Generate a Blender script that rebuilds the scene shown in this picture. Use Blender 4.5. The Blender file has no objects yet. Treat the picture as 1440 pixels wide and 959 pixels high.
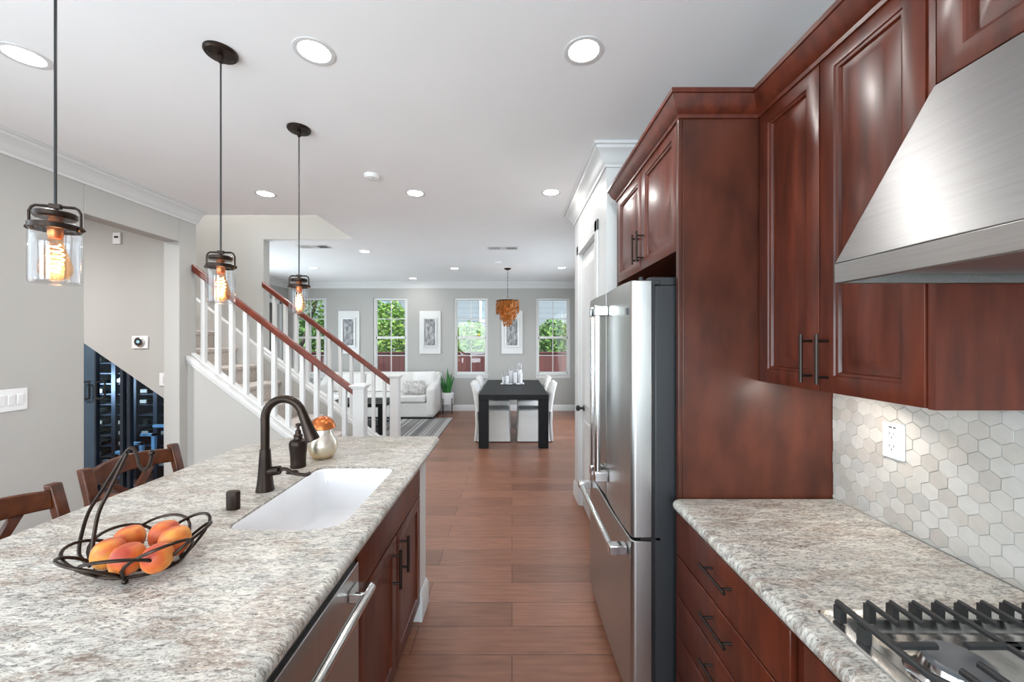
import bpy, bmesh, math, random
from mathutils import Vector, Matrix
R = math.radians
rng = random.Random(7)
scene = bpy.context.scene
COL = scene.collection

# ------------------------------------------------------------------ camera, world, sun, exposure
F = 548.0; EYE = 1.53; CEIL = 2.82
def q(x, y, Y):                                  # photograph pixel at depth Y -> point
    return Vector(((x-720)*Y/F, Y, EYE-(y-480)*Y/F))
cam_data = bpy.data.cameras.new('camera'); cam = bpy.data.objects.new('camera', cam_data); COL.objects.link(cam)
cam.location = (0, 0, EYE); cam.rotation_euler = (R(90), 0, 0)
cam_data.sensor_width = 36; cam_data.lens = F/1440*36; cam_data.clip_start = 0.05; cam_data.clip_end = 200
scene.camera = cam
vs = scene.view_settings
vs.view_transform = 'Standard'; vs.look = 'None'; vs.gamma = 1; vs.use_curve_mapping = False
vs.exposure = 0.1
scene.cycles.use_denoising = True
scene.cycles.max_bounces = 10; scene.cycles.diffuse_bounces = 6; scene.cycles.transparent_max_bounces = 24
scene.cycles.sample_clamp_indirect = 6

world = bpy.data.worlds.new('sky'); scene.world = world; world.use_nodes = True
wn = world.node_tree; bg = wn.nodes['Background']
sk = wn.nodes.new('ShaderNodeTexSky'); sk.sky_type = 'NISHITA'; sk.sun_disc = False
sk.sun_elevation = R(50); sk.sun_rotation = R(160); sk.air_density = 1.0; sk.dust_density = 2.5
wn.links.new(sk.outputs[0], bg.inputs[0]); bg.inputs[1].default_value = 0.42

def lamp(name, kind, loc, power, rot=(0,0,0), size=0.2, size_y=None, color=(1,1,1), spread=None):
    d = bpy.data.lights.new(name, kind); o = bpy.data.objects.new(name, d); COL.objects.link(o)
    o.location = loc; o.rotation_euler = rot; d.energy = power; d.color = color
    if kind == 'AREA':
        d.size = size
        if size_y: d.shape = 'RECTANGLE'; d.size_y = size_y
        else: d.shape = 'DISK'
        if spread: d.spread = spread
    elif kind == 'POINT': d.shadow_soft_size = size
    return o
sun = lamp('sunlight', 'SUN', (2, -6, 10), 4.5, (R(38), R(-10), R(-12))); sun.data.angle = R(1.5)
# unseen fill lamps added behind the camera, standing in for daylight at unglazed gaps
for x in (-2.0, .1): lamp('rear_fill', 'AREA', (x, -2.98, 1.45), 112, (R(90), 0, 0), 1.5, 2.1, (.75, .90, 1))
lamp('nook_fill', 'AREA', (-3.12, -.6, 1.55), 85, (R(90), 0, R(-90)), 3.2, 1.6, (.75, .90, 1))  # fill lamp added at an unseen left opening to brighten the ceiling
lamp('living_fill', 'AREA', (-4.90, 6.15, 1.35), 80, (R(85), 0, R(-90)), 1.9, 2.1, (.80, .92, 1))  # added fill in an out-of-view opening, lifts the dark living area
lamp('dining_fill', 'AREA', (1.40, 6.2, 1.35), 40, (R(84), 0, R(90)), 2.2, 1.9, (.80, .92, 1))  # unseen side opening and its lamp, added for the mid ceiling
K_CAN = 5.5          # watts of each recessed lamp
# ------------------------------------------------------------------ materials
MATS = {}
def nt(name):
    m = bpy.data.materials.new(name); m.use_nodes = True
    n = m.node_tree.nodes; return m, n, m.node_tree.links, n['Principled BSDF']
def pbr(name, col, rough=.5, metal=0, var=.06, scale=6, bump=0, coat=0, spec=.5, stretch=(1,1,1), sheen=0, bscale=None):
    if name in MATS: return MATS[name]
    m, n, l, b = nt(name)
    tc = n.new('ShaderNodeTexCoord'); mp = n.new('ShaderNodeMapping'); mp.inputs['Scale'].default_value = stretch
    nz = n.new('ShaderNodeTexNoise'); nz.inputs['Scale'].default_value = scale; nz.inputs['Detail'].default_value = 4
    l.new(tc.outputs['Object'], mp.inputs[0]); l.new(mp.outputs[0], nz.inputs['Vector'])
    rp = n.new('ShaderNodeValToRGB')
    rp.color_ramp.elements[0].position = .3; rp.color_ramp.elements[1].position = .7
    rp.color_ramp.elements[0].color = [max(0,c*(1-var)) for c in col]+[1]
    rp.color_ramp.elements[1].color = [min(1,c*(1+var)) for c in col]+[1]
    l.new(nz.outputs['Fac'], rp.inputs[0]); l.new(rp.outputs[0], b.inputs['Base Color'])
    b.inputs['Roughness'].default_value = rough; b.inputs['Metallic'].default_value = metal
    b.inputs['Specular IOR Level'].default_value = spec
    if coat: b.inputs['Coat Weight'].default_value = coat; b.inputs['Coat Roughness'].default_value = .22
    if sheen: b.inputs['Sheen Weight'].default_value = sheen
    if bump:
        bp = n.new('ShaderNodeBump'); bp.inputs['Strength'].default_value = bump; bp.inputs['Distance'].default_value = .004
        n2 = n.new('ShaderNodeTexNoise'); n2.inputs['Scale'].default_value = bscale or scale*4; n2.inputs['Detail'].default_value = 2
        l.new(mp.outputs[0], n2.inputs['Vector']); l.new(n2.outputs['Fac'], bp.inputs['Height']); l.new(bp.outputs[0], b.inputs['Normal'])
    MATS[name] = m; return m
def emit(name, col, s):
    if name in MATS: return MATS[name]
    m, n, l, b = nt(name); b.inputs['Base Color'].default_value = (*col,1)
    b.inputs['Emission Color'].default_value = (*col,1); b.inputs['Emission Strength'].default_value = s
    MATS[name] = m; return m
def glass(name, tint=(1,1,1), gloss=1.0, rough=0.0):
    """thin clear sheet: transparent, with a fresnel reflection"""
    if name in MATS: return MATS[name]
    m, n, l, b = nt(name); n.remove(b); out = n['Material Output']
    t = n.new('ShaderNodeBsdfTransparent'); t.inputs[0].default_value = (*tint,1)
    g = n.new('ShaderNodeBsdfGlossy'); g.inputs['Roughness'].default_value = rough
    lw = n.new('ShaderNodeLayerWeight'); lw.inputs[0].default_value = .5
    pw = n.new('ShaderNodeMath'); pw.operation = 'POWER'; pw.inputs[1].default_value = 5
    mu = n.new('ShaderNodeMath'); mu.operation = 'MULTIPLY_ADD'; mu.inputs[1].default_value = .55*gloss; mu.inputs[2].default_value = .03*gloss; mu.use_clamp = True
    mx = n.new('ShaderNodeMixShader')
    l.new(lw.outputs['Facing'], pw.inputs[0]); l.new(pw.outputs[0], mu.inputs[0]); l.new(mu.outputs[0], mx.inputs[0]); l.new(t.outputs[0], mx.inputs[1]); l.new(g.outputs[0], mx.inputs[2])
    l.new(mx.outputs[0], out.inputs[0]); MATS[name] = m; return m
def granite():
    m, n, l, b = nt('granite')
    tc = n.new('ShaderNodeTexCoord'); mp = n.new('ShaderNodeMapping')
    mp.inputs['Rotation'].default_value = (0, 0, R(-38)); mp.inputs['Scale'].default_value = (1, 3.0, 1)
    l.new(tc.outputs['Object'], mp.inputs[0])
    def noise(s, d, rough=.6, dist=0):
        z = n.new('ShaderNodeTexNoise'); z.inputs['Scale'].default_value = s; z.inputs['Detail'].default_value = d
        z.inputs['Roughness'].default_value = rough; z.inputs['Distortion'].default_value = dist
        l.new(mp.outputs[0], z.inputs['Vector']); return z.outputs['Fac']
    def ramp(src, a, c):
        r_ = n.new('ShaderNodeMapRange'); r_.inputs['From Min'].default_value = a; r_.inputs['From Max'].default_value = c
        l.new(src, r_.inputs['Value']); return r_.outputs[0]
    def mix(f, A, Bc):
        x = n.new('ShaderNodeMix'); x.data_type = 'RGBA'
        l.new(f, x.inputs[0])
        if isinstance(A, tuple): x.inputs[6].default_value = (*A,1)
        else: l.new(A, x.inputs[6])
        x.inputs[7].default_value = (*Bc,1); return x.outputs[2]
    def mul(a, c):
        x = n.new('ShaderNodeMath'); x.operation = 'MULTIPLY'; l.new(a, x.inputs[0])
        if isinstance(c, float): x.inputs[1].default_value = c
        else: l.new(c, x.inputs[1])
        return x.outputs[0]
    c = mix(ramp(noise(8, 5), .40, .58), (.69,.655,.585), (.53,.51,.465))
    c = mix(mul(ramp(noise(30, 9, .80, 1.6), .485, .565), .85), c, (.15,.145,.14))
    c = mix(mul(ramp(noise(18, 7, .75, 1.2), .52, .62), .8), c, (.76,.73,.66))
    br = mul(ramp(noise(4.6, 4, .6, 1.0), .48, .58), ramp(noise(34, 9, .82, 1.5), .46, .54))
    c = mix(mul(br, .60), c, (.19,.10,.055))
    c = mix(mul(ramp(noise(60, 6, .78, .5), .57, .615), .92), c, (.045,.036,.032))
    l.new(c, b.inputs['Base Color']); b.inputs['Roughness'].default_value = .3
    b.inputs['Specular IOR Level'].default_value = .45
    return m
def floor_mat():
    m, n, l, b = nt('dark hardwood planks')
    tc = n.new('ShaderNodeTexCoord')
    br = n.new('ShaderNodeTexBrick'); br.offset = .37; br.inputs['Scale'].default_value = 1
    br.inputs['Brick Width'].default_value = 1.35; br.inputs['Row Height'].default_value = .19
    br.inputs['Mortar Size'].default_value = .0022; br.inputs['Mortar Smooth'].default_value = .3
    br.inputs['Color1'].default_value = (.355,.160,.100,1); br.inputs['Color2'].default_value = (.24,.106,.065,1)
    br.inputs['Mortar'].default_value = (.07,.033,.022,1)
    l.new(tc.outputs['Object'], br.inputs['Vector'])
    mp = n.new('ShaderNodeMapping'); mp.inputs['Scale'].default_value = (1.6, 14, 1); l.new(tc.outputs['Object'], mp.inputs[0])
    nz = n.new('ShaderNodeTexNoise'); nz.inputs['Scale'].default_value = 3; nz.inputs['Detail'].default_value = 6; l.new(mp.outputs[0], nz.inputs['Vector'])
    rp = n.new('ShaderNodeValToRGB'); rp.color_ramp.elements[0].position = .25; rp.color_ramp.elements[1].position = .75
    rp.color_ramp.elements[0].color = (.62,.60,.58,1); rp.color_ramp.elements[1].color = (1.0,1.0,1.0,1)
    l.new(nz.outputs['Fac'], rp.inputs[0])
    mx = n.new('ShaderNodeMix'); mx.data_type = 'RGBA'; mx.blend_type = 'MULTIPLY'; mx.inputs[0].default_value = 1
    l.new(br.outputs['Color'], mx.inputs[6]); l.new(rp.outputs[0], mx.inputs[7]); l.new(mx.outputs[2], b.inputs['Base Color'])
    b.inputs['Roughness'].default_value = .31; b.inputs['Specular IOR Level'].default_value = .55
    bp = n.new('ShaderNodeBump'); bp.inputs['Strength'].default_value = .25; bp.inputs['Distance'].default_value = .003
    l.new(nz.outputs['Fac'], bp.inputs['Height']); l.new(bp.outputs[0], b.inputs['Normal'])
    return m
def rug_mat():
    m, n, l, b = nt('striped rug')
    tc = n.new('ShaderNodeTexCoord'); sp = n.new('ShaderNodeSeparateXYZ'); l.new(tc.outputs['Object'], sp.inputs[0])
    cb = n.new('ShaderNodeCombineXYZ'); l.new(sp.outputs['X'], cb.inputs[0])
    nz = n.new('ShaderNodeTexNoise'); nz.inputs['Scale'].default_value = 5.5; nz.inputs['Detail'].default_value = 3; nz.inputs['Roughness'].default_value = .75
    l.new(cb.outputs[0], nz.inputs['Vector'])
    rp = n.new('ShaderNodeValToRGB'); rp.color_ramp.interpolation = 'CONSTANT'
    e = rp.color_ramp.elements; e[0].position = 0; e[0].color = (.16,.16,.165,1); e[1].position = .45; e[1].color = (.27,.265,.26,1)
    for p_, c_ in ((.52,(.62,.60,.57,1)), (.55,(.34,.33,.32,1)), (.62,(.20,.20,.20,1))):
        k = e.new(p_); k.color = c_
    l.new(nz.outputs['Fac'], rp.inputs[0]); l.new(rp.outputs[0], b.inputs['Base Color']); b.inputs['Roughness'].default_value = .95
    return m
def peach_mat():
    m, n, l, b = nt('peach skin')
    tc = n.new('ShaderNodeTexCoord'); nz = n.new('ShaderNodeTexNoise'); nz.inputs['Scale'].default_value = 13; nz.inputs['Detail'].default_value = 3
    oi = n.new('ShaderNodeObjectInfo'); ad = n.new('ShaderNodeVectorMath'); ad.operation = 'ADD'
    l.new(tc.outputs['Object'], ad.inputs[0]); l.new(oi.outputs['Random'], ad.inputs[1]); l.new(ad.outputs[0], nz.inputs['Vector'])
    rp = n.new('ShaderNodeValToRGB'); e = rp.color_ramp.elements
    e[0].position = .34; e[0].color = (.42,.045,.015,1); e[1].position = .66; e[1].color = (.70,.32,.045,1)
    k = e.new(.48); k.color = (.60,.125,.022,1)
    l.new(nz.outputs['Fac'], rp.inputs[0]); l.new(rp.outputs[0], b.inputs['Base Color']); b.inputs['Roughness'].default_value = .5
    b.inputs['Sheen Weight'].default_value = .05
    return m
def leaf_mat(name, a, c):
    m, n, l, b = nt(name)
    tc = n.new('ShaderNodeTexCoord'); nz = n.new('ShaderNodeTexNoise'); nz.inputs['Scale'].default_value = 5
    rp = n.new('ShaderNodeValToRGB'); e = rp.color_ramp.elements; e[0].position = .35; e[0].color = (*a,1); e[1].position = .65; e[1].color = (*c,1)
    l.new(tc.outputs['Object'], nz.inputs['Vector']); l.new(nz.outputs['Fac'], rp.inputs[0]); l.new(rp.outputs[0], b.inputs['Base Color'])
    b.inputs['Roughness'].default_value = .5; b.inputs['Subsurface Weight'].default_value = 0
    return m
def print_mat():
    m, n, l, b = nt('tree print')
    tc = n.new('ShaderNodeTexCoord'); mp = n.new('ShaderNodeMapping'); mp.inputs['Scale'].default_value = (9, 1, 3.2)
    nz = n.new('ShaderNodeTexNoise'); nz.inputs['Scale'].default_value = 2.2; nz.inputs['Detail'].default_value = 5; nz.inputs['Distortion'].default_value = 1.2
    rp = n.new('ShaderNodeValToRGB'); e = rp.color_ramp.elements; e[0].position = .42; e[0].color = (.16,.165,.17,1); e[1].position = .6; e[1].color = (.42,.42,.43,1)
    l.new(tc.outputs['Object'], mp.inputs[0]); l.new(mp.outputs[0], nz.inputs['Vector']); l.new(nz.outputs['Fac'], rp.inputs[0]); l.new(rp.outputs[0], b.inputs['Base Color'])
    b.inputs['Roughness'].default_value = .6
    return m
def fence_mat():
    m, n, l, b = nt('red fence boards')
    tc = n.new('ShaderNodeTexCoord'); br = n.new('ShaderNodeTexBrick'); br.offset = 0
    mp = n.new('ShaderNodeMapping'); mp.inputs['Rotation'].default_value = (R(90),0,0)
    br.inputs['Scale'].default_value = 1; br.inputs['Brick Width'].default_value = .14; br.inputs['Row Height'].default_value = 9
    br.inputs['Mortar Size'].default_value = .006
    br.inputs['Color1'].default_value = (.15,.045,.04,1); br.inputs['Color2'].default_value = (.10,.034,.032,1); br.inputs['Mortar'].default_value = (.03,.015,.012,1)
    l.new(tc.outputs['Object'], mp.inputs[0]); l.new(mp.outputs[0], br.inputs['Vector']); l.new(br.outputs['Color'], b.inputs['Base Color']); b.inputs['Roughness'].default_value = .8
    return m
def siding_mat():
    m, n, l, b = nt('grey lap siding')
    tc = n.new('ShaderNodeTexCoord'); br = n.new('ShaderNodeTexBrick'); br.offset = 0
    mp = n.new('ShaderNodeMapping'); mp.inputs['Rotation'].default_value = (R(90),0,0)
    br.inputs['Scale'].default_value = 1; br.inputs['Brick Width'].default_value = 30; br.inputs['Row Height'].default_value = .2
    br.inputs['Mortar Size'].default_value = .008
    br.inputs['Color1'].default_value = (.22,.26,.28,1); br.inputs['Color2'].default_value = (.21,.25,.27,1); br.inputs['Mortar'].default_value = (.13,.15,.17,1)
    l.new(tc.outputs['Object'], mp.inputs[0]); l.new(mp.outputs[0], br.inputs['Vector']); l.new(br.outputs['Color'], b.inputs['Base Color']); b.inputs['Roughness'].default_value = .8
    return m

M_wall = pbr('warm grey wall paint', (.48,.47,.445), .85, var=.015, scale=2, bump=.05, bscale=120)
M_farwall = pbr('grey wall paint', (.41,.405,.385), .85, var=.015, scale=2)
M_ceil = pbr('white ceiling paint', (.88,.88,.88), .9, var=.012, scale=2)
M_trim = pbr('white trim paint', (.67,.67,.66), .4, var=.01)
M_granite = granite(); M_floor = floor_mat(); M_rug = rug_mat(); M_peach = peach_mat(); M_print = print_mat()
M_cherry = pbr('cherry wood', (.088,.0165,.0068), .36, var=.38, scale=4, stretch=(7,7,1.1), coat=.15, spec=.4)
M_cherry_panel = pbr('cherry veneer panel', (.072,.0175,.0085), .38, var=.5, scale=3.6, stretch=(2.2,2.2,.9), coat=.12, spec=.4)
M_cherry_dark = pbr('stained stool wood', (.078,.021,.007), .33, var=.5, scale=6, stretch=(3,3,3), coat=.08, spec=.3)
M_rail = pbr('red brown handrail', (.14,.024,.010), .28, var=.25, scale=10, coat=.2)
M_steel = pbr('brushed stainless steel', (.60,.60,.59), .26, 1, var=.05, scale=3, stretch=(60,2,60), bump=.06, bscale=14)
M_steel_v = pbr('vertical brushed stainless steel', (.47,.465,.455), .31, 1, var=.05, scale=3, stretch=(60,60,1.5), bump=.05, bscale=14)
M_chrome = pbr('polished steel', (.72,.72,.71), .14, 1, var=.02)
M_dkgrey = pbr('dark grey painted steel', (.020,.021,.023), .45, var=.05)
M_black = pbr('black plastic', (.012,.012,.013), .35, var=.1)
M_bronze = pbr('oil rubbed bronze', (.030,.019,.014), .34, .75, var=.3, scale=12)
M_handle = pbr('dark bronze pull', (.035,.024,.02), .36, .7, var=.15)
M_iron = pbr('cast iron', (.022,.021,.021), .5, .1, var=.2, scale=40, bump=.1)
M_burner = pbr('grey enamel burner cap', (.16,.165,.175), .35, .3, var=.05)
M_porcelain = pbr('white porcelain', (.80,.80,.81), .12, var=.005, coat=.3)
M_white = pbr('white plastic', (.84,.84,.84), .4, var=.01)
M_carpet = pbr('taupe carpet', (.54,.485,.445), .97, var=.22, scale=60, bump=.4)
M_sofa = pbr('ivory upholstery', (.72,.70,.67), .92, var=.03, scale=20, sheen=.2)
M_slip = pbr('linen slipcover', (.66,.64,.61), .95, var=.03, scale=25)
M_shag = pbr('white shag', (.80,.79,.77), .98, var=.08, scale=60, bump=.8)
M_grey_pillow = pbr('grey patterned cushion cloth', (.50,.48,.46), .95, var=.4, scale=18)
M_tableblack = pbr('black stained oak', (.008,.008,.009), .48, spec=.2, var=.35, scale=8, stretch=(1,8,8))
M_copper = pbr('copper glaze', (.55,.16,.045), .3, .75, var=.25, scale=8)
M_goldsilver = None
def brushed(m, tangent, an):
    n = m.node_tree.nodes; b = n['Principled BSDF']; c = n.new('ShaderNodeCombineXYZ')
    for i in range(3): c.inputs[i].default_value = tangent[i]
    m.node_tree.links.new(c.outputs[0], b.inputs['Tangent']); b.inputs['Anisotropic'].default_value = an
M_hood = pbr('horizontally brushed hood steel', (.36,.36,.357), .42, 1, var=.06, scale=3, stretch=(60,2,60), bump=.03, bscale=14)
brushed(M_hood, (.485,0,.875), .85)
M_amber = pbr('amber shell', (.42,.16,.025), .22, .15, var=.6, scale=30)
M_glass = glass('window glass', (.97,.99,.99), .9)
M_jar = glass('clear jar glass', (.97,.97,.98), 1.5)
M_bulbglass = glass('amber tinted bulb glass', (1.0,.78,.58), 1.0)
M_fil = emit('glowing filament', (1.0,.66,.32), 16)
M_lens = emit('lit lamp lens', (1,.98,.95), 14)
M_fence = fence_mat(); M_siding = siding_mat()
M_soil = pbr('garden soil', (.12,.09,.06), .95, var=.3)
M_leafs = [leaf_mat('bright shrub leaves', (.10,.26,.025), (.30,.46,.08)), leaf_mat('mid shrub leaves', (.06,.17,.03), (.19,.33,.08)), leaf_mat('deep green leaves', (.025,.075,.025), (.08,.17,.05))]
M_snake = leaf_mat('snake plant leaf', (.02,.11,.025), (.05,.24,.05))
M_bark = pbr('bark', (.13,.10,.08), .9, var=.3)
M_winedark = pbr('blue black cellar paint', (.022,.032,.046), .6, var=.2)
M_wineblue = pbr('slate blue door steel', (.075,.12,.17), .4, .2, var=.1)
M_iceblue = pbr('pale blue gleam and readout', (.42,.68,.85), .5, var=.05)
M_label = pbr('cream bottle label', (.62,.55,.42), .7, var=.2)
M_bottle = pbr('dark bottle glass', (.012,.018,.014), .12, var=.2)
M_candle = pbr('white wax', (.88,.87,.84), .5, var=.01)
M_hexes = [pbr('hex tile %s' % k, c, .42, var=.05, scale=30, bump=bm_, bscale=90, stretch=st) for k, c, bm_, st in (
    ('ivory', (0.483,0.458,0.424), .05, (1,1,1)), ('pale', (0.517,0.492,0.462), .05, (1,1,1)), ('greige', (0.431,0.398,0.363), .05, (1,1,1)),
    ('grey', (0.431,0.412,0.391), .05, (1,1,1)), ('sand', (0.471,0.435,0.396), .1, (1,1,1)), ('ribbed', (0.425,0.401,0.374), .9, (.1,.1,8)))]
M_grout = pbr('pale grout', (.43,.41,.385), .9)

_n = M_amber.node_tree; _t = _n.nodes.new('ShaderNodeBsdfTranslucent'); _t.inputs[0].default_value = (.72,.33,.07,1); _m = _n.nodes.new('ShaderNodeMixShader'); _m.inputs[0].default_value = .38
_n.links.new(_n.nodes['Principled BSDF'].outputs[0], _m.inputs[1]); _n.links.new(_t.outputs[0], _m.inputs[2]); _n.links.new(_m.outputs[0], _n.nodes['Material Output'].inputs[0])
# ------------------------------------------------------------------ building helpers
def tag(o, label=None, cat=None, group=None, kind=None):
    if label: o['label'] = label
    if cat: o['category'] = cat
    if group: o['group'] = group
    if kind: o['kind'] = kind
    return o
def wloc(o):
    v = Vector((0,0,0))
    while o: v += o.location; o = o.parent
    return v
def thing(name, loc, label, cat, group=None):
    o = bpy.data.objects.new(name, None); COL.objects.link(o); o.location = loc; o.empty_display_size = .1
    return tag(o, label, cat, group)
def dup(root, loc, rotz=None, label=None):
    def cp(o, parent):
        c = o.copy(); COL.objects.link(c); c.parent = parent
        for ch in list(o.children): cp(ch, c)
        return c
    c = cp(root, None); c.location = loc
    if rotz is not None: c.rotation_euler.z = rotz
    if label: c['label'] = label
    return c
def rrect(x0, x1, y0, y1, r, n=6):
    """rounded rectangle outline; r = one radius or (x0y0, x1y0, x1y1, x0y1)"""
    rs = r if isinstance(r, (tuple, list)) else (r,)*4
    out = []
    for (cx, cy, a0), k in zip(((x0,y0,180),(x1,y0,270),(x1,y1,0),(x0,y1,90)), rs):
        k = max(k, 1e-4); sx = 1 if cx == x0 else -1; sy = 1 if cy == y0 else -1
        for i in range(n+1):
            a = R(a0+90*i/n); out.append((cx+sx*k+math.cos(a)*k, cy+sy*k+math.sin(a)*k))
    return out
class MB:
    def __init__(s): s.v = []; s.f = []; s.mi = []; s.cur = 0
    def add(s, vs, fs):
        b = len(s.v); s.v += [tuple(p) for p in vs]
        for f in fs: s.f.append([b+i for i in f]); s.mi.append(s.cur)
        return s
    def box(s, x0, x1, y0, y1, z0, z1):
        if x0 > x1: x0, x1 = x1, x0
        if y0 > y1: y0, y1 = y1, y0
        if z0 > z1: z0, z1 = z1, z0
        return s.add([(x0,y0,z0),(x1,y0,z0),(x1,y1,z0),(x0,y1,z0),(x0,y0,z1),(x1,y0,z1),(x1,y1,z1),(x0,y1,z1)],
              [(3,2,1,0),(4,5,6,7),(0,1,5,4),(1,2,6,5),(2,3,7,6),(3,0,4,7)])
    def prism(s, poly, axis, a, b):
        """poly (list of 2D) extruded along axis from a to b; 2D are the other two axes in order"""
        n = len(poly)
        mk = {'x': lambda p,t:(t,p[0],p[1]), 'y': lambda p,t:(p[0],t,p[1]), 'z': lambda p,t:(p[0],p[1],t)}[axis]
        return s.add([mk(p,a) for p in poly]+[mk(p,b) for p in poly],
              [tuple(range(n))[::-1], tuple(range(n,2*n))]+[(i,(i+1)%n,n+(i+1)%n,n+i) for i in range(n)])
    def loft(s, loops, cap0=True, cap1=True, closed=True):
        n = len(loops[0]); vs = [p for lp in loops for p in lp]; fs = []
        for k in range(len(loops)-1):
            for i in range(n if closed else n-1):
                j = (i+1)%n; fs.append((k*n+i, k*n+j, (k+1)*n+j, (k+1)*n+i))
        if cap0: fs.append(tuple(range(n))[::-1])
        if cap1: fs.append(tuple(range((len(loops)-1)*n, len(loops)*n)))
        return s.add(vs, fs)
    def lathe(s, c, prof, n=24, axis='z', cap=True):
        c = Vector(c); loops = []
        for r_, h in prof:
            lp = []
            for i in range(n):
                a = 2*math.pi*i/n; u, w = max(r_,1e-4)*math.cos(a), max(r_,1e-4)*math.sin(a)
                d = {'z':(u,w,h),'x':(h,u,w),'y':(w,h,u)}[axis]; lp.append(c+Vector(d))
            loops.append(lp)
        return s.loft(loops, cap, cap)
    def cyl(s, p0, p1, r, n=12, r1=None): return s.tube([p0, p1], r, n, r_end=r1)
    def tube(s, pts, r, n=8, closed=False, r_end=None):
        pts = [Vector(p) for p in pts]; m = len(pts); loops = []; up = None
        for i, p in enumerate(pts):
            if closed: t = pts[(i+1)%m]-pts[i-1]
            else: t = pts[min(i+1,m-1)]-pts[max(i-1,0)]
            if t.length < 1e-9: t = Vector((0,0,1))
            t.normalize()
            if up is None: up = t.orthogonal().normalized()
            else:
                up = up-t*up.dot(t)
                up = up.normalized() if up.length > 1e-6 else t.orthogonal().normalized()
            w = t.cross(up); rr = r[i] if isinstance(r,(list,tuple)) else (r if r_end is None else r+(r_end-r)*i/(m-1))
            loops.append([p+(up*math.cos(2*math.pi*k/n)+w*math.sin(2*math.pi*k/n))*rr for k in range(n)])
        if closed: loops.append(loops[0])
        return s.loft(loops, not closed, not closed)
    def ball(s, c, rx, ry=None, rz=None, n=16, m=10):
        ry = ry or rx; rz = rz or rx; c = Vector(c)
        return s.loft([[c+Vector((rx*math.sin(t)*math.cos(2*math.pi*i/n), ry*math.sin(t)*math.sin(2*math.pi*i/n), -rz*math.cos(t))) for i in range(n)]
                for t in [max(.02,min(math.pi-.02,math.pi*k/m)) for k in range(m+1)]])
    def sweep(s, path, prof, closed=False):
        """profile (off to the left of travel, z) along an XY path with mitres"""
        P = [Vector(p) for p in path]; m = len(P); loops = []
        for i, p in enumerate(P):
            d0 = (P[i]-P[i-1]).normalized() if (i > 0 or closed) else None
            d1 = (P[(i+1)%m]-P[i]).normalized() if (i < m-1 or closed) else None
            n0 = Vector((-d0.y,d0.x)) if d0 else None; n1 = Vector((-d1.y,d1.x)) if d1 else None
            if n0 and n1: nn = (n0+n1); nn = nn/max(1e-6, nn.dot(n0))
            else: nn = n0 or n1
            loops.append([(p.x+nn.x*o, p.y+nn.y*o, z) for o, z in prof])
        if closed: loops.append(loops[0])
        return s.loft(loops, not closed, not closed)
    def panel(s, u0, u1, z0, z1, loops, fn):
        """nested rectangles (inset, height) -> fn(u, z, height)"""
        L = [[fn(a, b, d) for a, b in ((u0+i,z0+i),(u1-i,z0+i),(u1-i,z1-i),(u0+i,z1-i))] for i, d in loops]
        return s.loft(L)
    def build(s, name, mat, parent=None, bevel=0, seg=2, smooth=True, angle=35, label=None, sub=0, origin=None):
        me = bpy.data.meshes.new(name)
        if parent is not None: o_ = wloc(parent)
        elif origin is not None: o_ = Vector(origin)
        else:
            xs = [p[0] for p in s.v]; ys = [p[1] for p in s.v]; zs = [p[2] for p in s.v]
            o_ = Vector(((min(xs)+max(xs))/2, (min(ys)+max(ys))/2, min(zs)))
        me.from_pydata([(p[0]-o_.x,p[1]-o_.y,p[2]-o_.z) for p in s.v], [], s.f)
        bm = bmesh.new(); bm.from_mesh(me); bmesh.ops.recalc_face_normals(bm, faces=bm.faces); bm.to_mesh(me); bm.free()
        for m_ in (mat if isinstance(mat, list) else [mat]): me.materials.append(m_)
        if isinstance(mat, list):
            for p_, k in zip(me.polygons, s.mi): p_.material_index = k
        if smooth:
            me.polygons.foreach_set('use_smooth', [True]*len(me.polygons)); me.set_sharp_from_angle(angle=R(angle))
        o = bpy.data.objects.new(name, me); COL.objects.link(o)
        if parent is not None: o.parent = parent
        else: o.location = o_
        if bevel:
            b = o.modifiers.new('edge', 'BEVEL'); b.width = bevel; b.segments = seg; b.limit_method = 'ANGLE'; b.angle_limit = R(40); b.harden_normals = False
        if sub:
            u = o.modifiers.new('round', 'SUBSURF'); u.levels = sub; u.render_levels = sub
        if label: o['label'] = label
        return o
def struct(name, mb, mat, **k): return tag(mb.build(name, mat, **k), kind='structure')
def arc(p0, p1, p2, n=10):
    """quadratic curve"""
    p0, p1, p2 = Vector(p0), Vector(p1), Vector(p2)
    return [p0*(1-t)**2+p1*2*t*(1-t)+p2*t*t for t in [i/n for i in range(n+1)]]
def spline(pts, n=6):
    P = [Vector(p) for p in pts]; out = []
    for i in range(len(P)-1):
        a, b, c, d = P[max(i-1,0)], P[i], P[i+1], P[min(i+2,len(P)-1)]
        for k in range(n):
            t = k/n; out.append(.5*((2*b)+(c-a)*t+(2*a-5*b+4*c-d)*t*t+(3*b-a-3*c+d)*t**3))
    out.append(P[-1]); return out
DOOR = [(0,-.020),(0,-.001),(.0015,0),(.052,0),(.055,-.004),(.062,-.006),(.066,-.014),(.070,-.014),(.104,-.003),(.107,-.002)]
FLAT = [(0,-.020),(0,-.001),(.0015,0)]
SHAKER = [(0,-.020),(0,-.001),(.0015,0),(.058,0),(.062,-.005),(.068,-.008)]
def face_negx(X): return lambda u, z, d: (X-d, u, z)         # front looks towards -X
def face_posx(X): return lambda u, z, d: (X+d, u, z)
def face_negy(Y): return lambda u, z, d: (u, Y-d, z)
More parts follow.
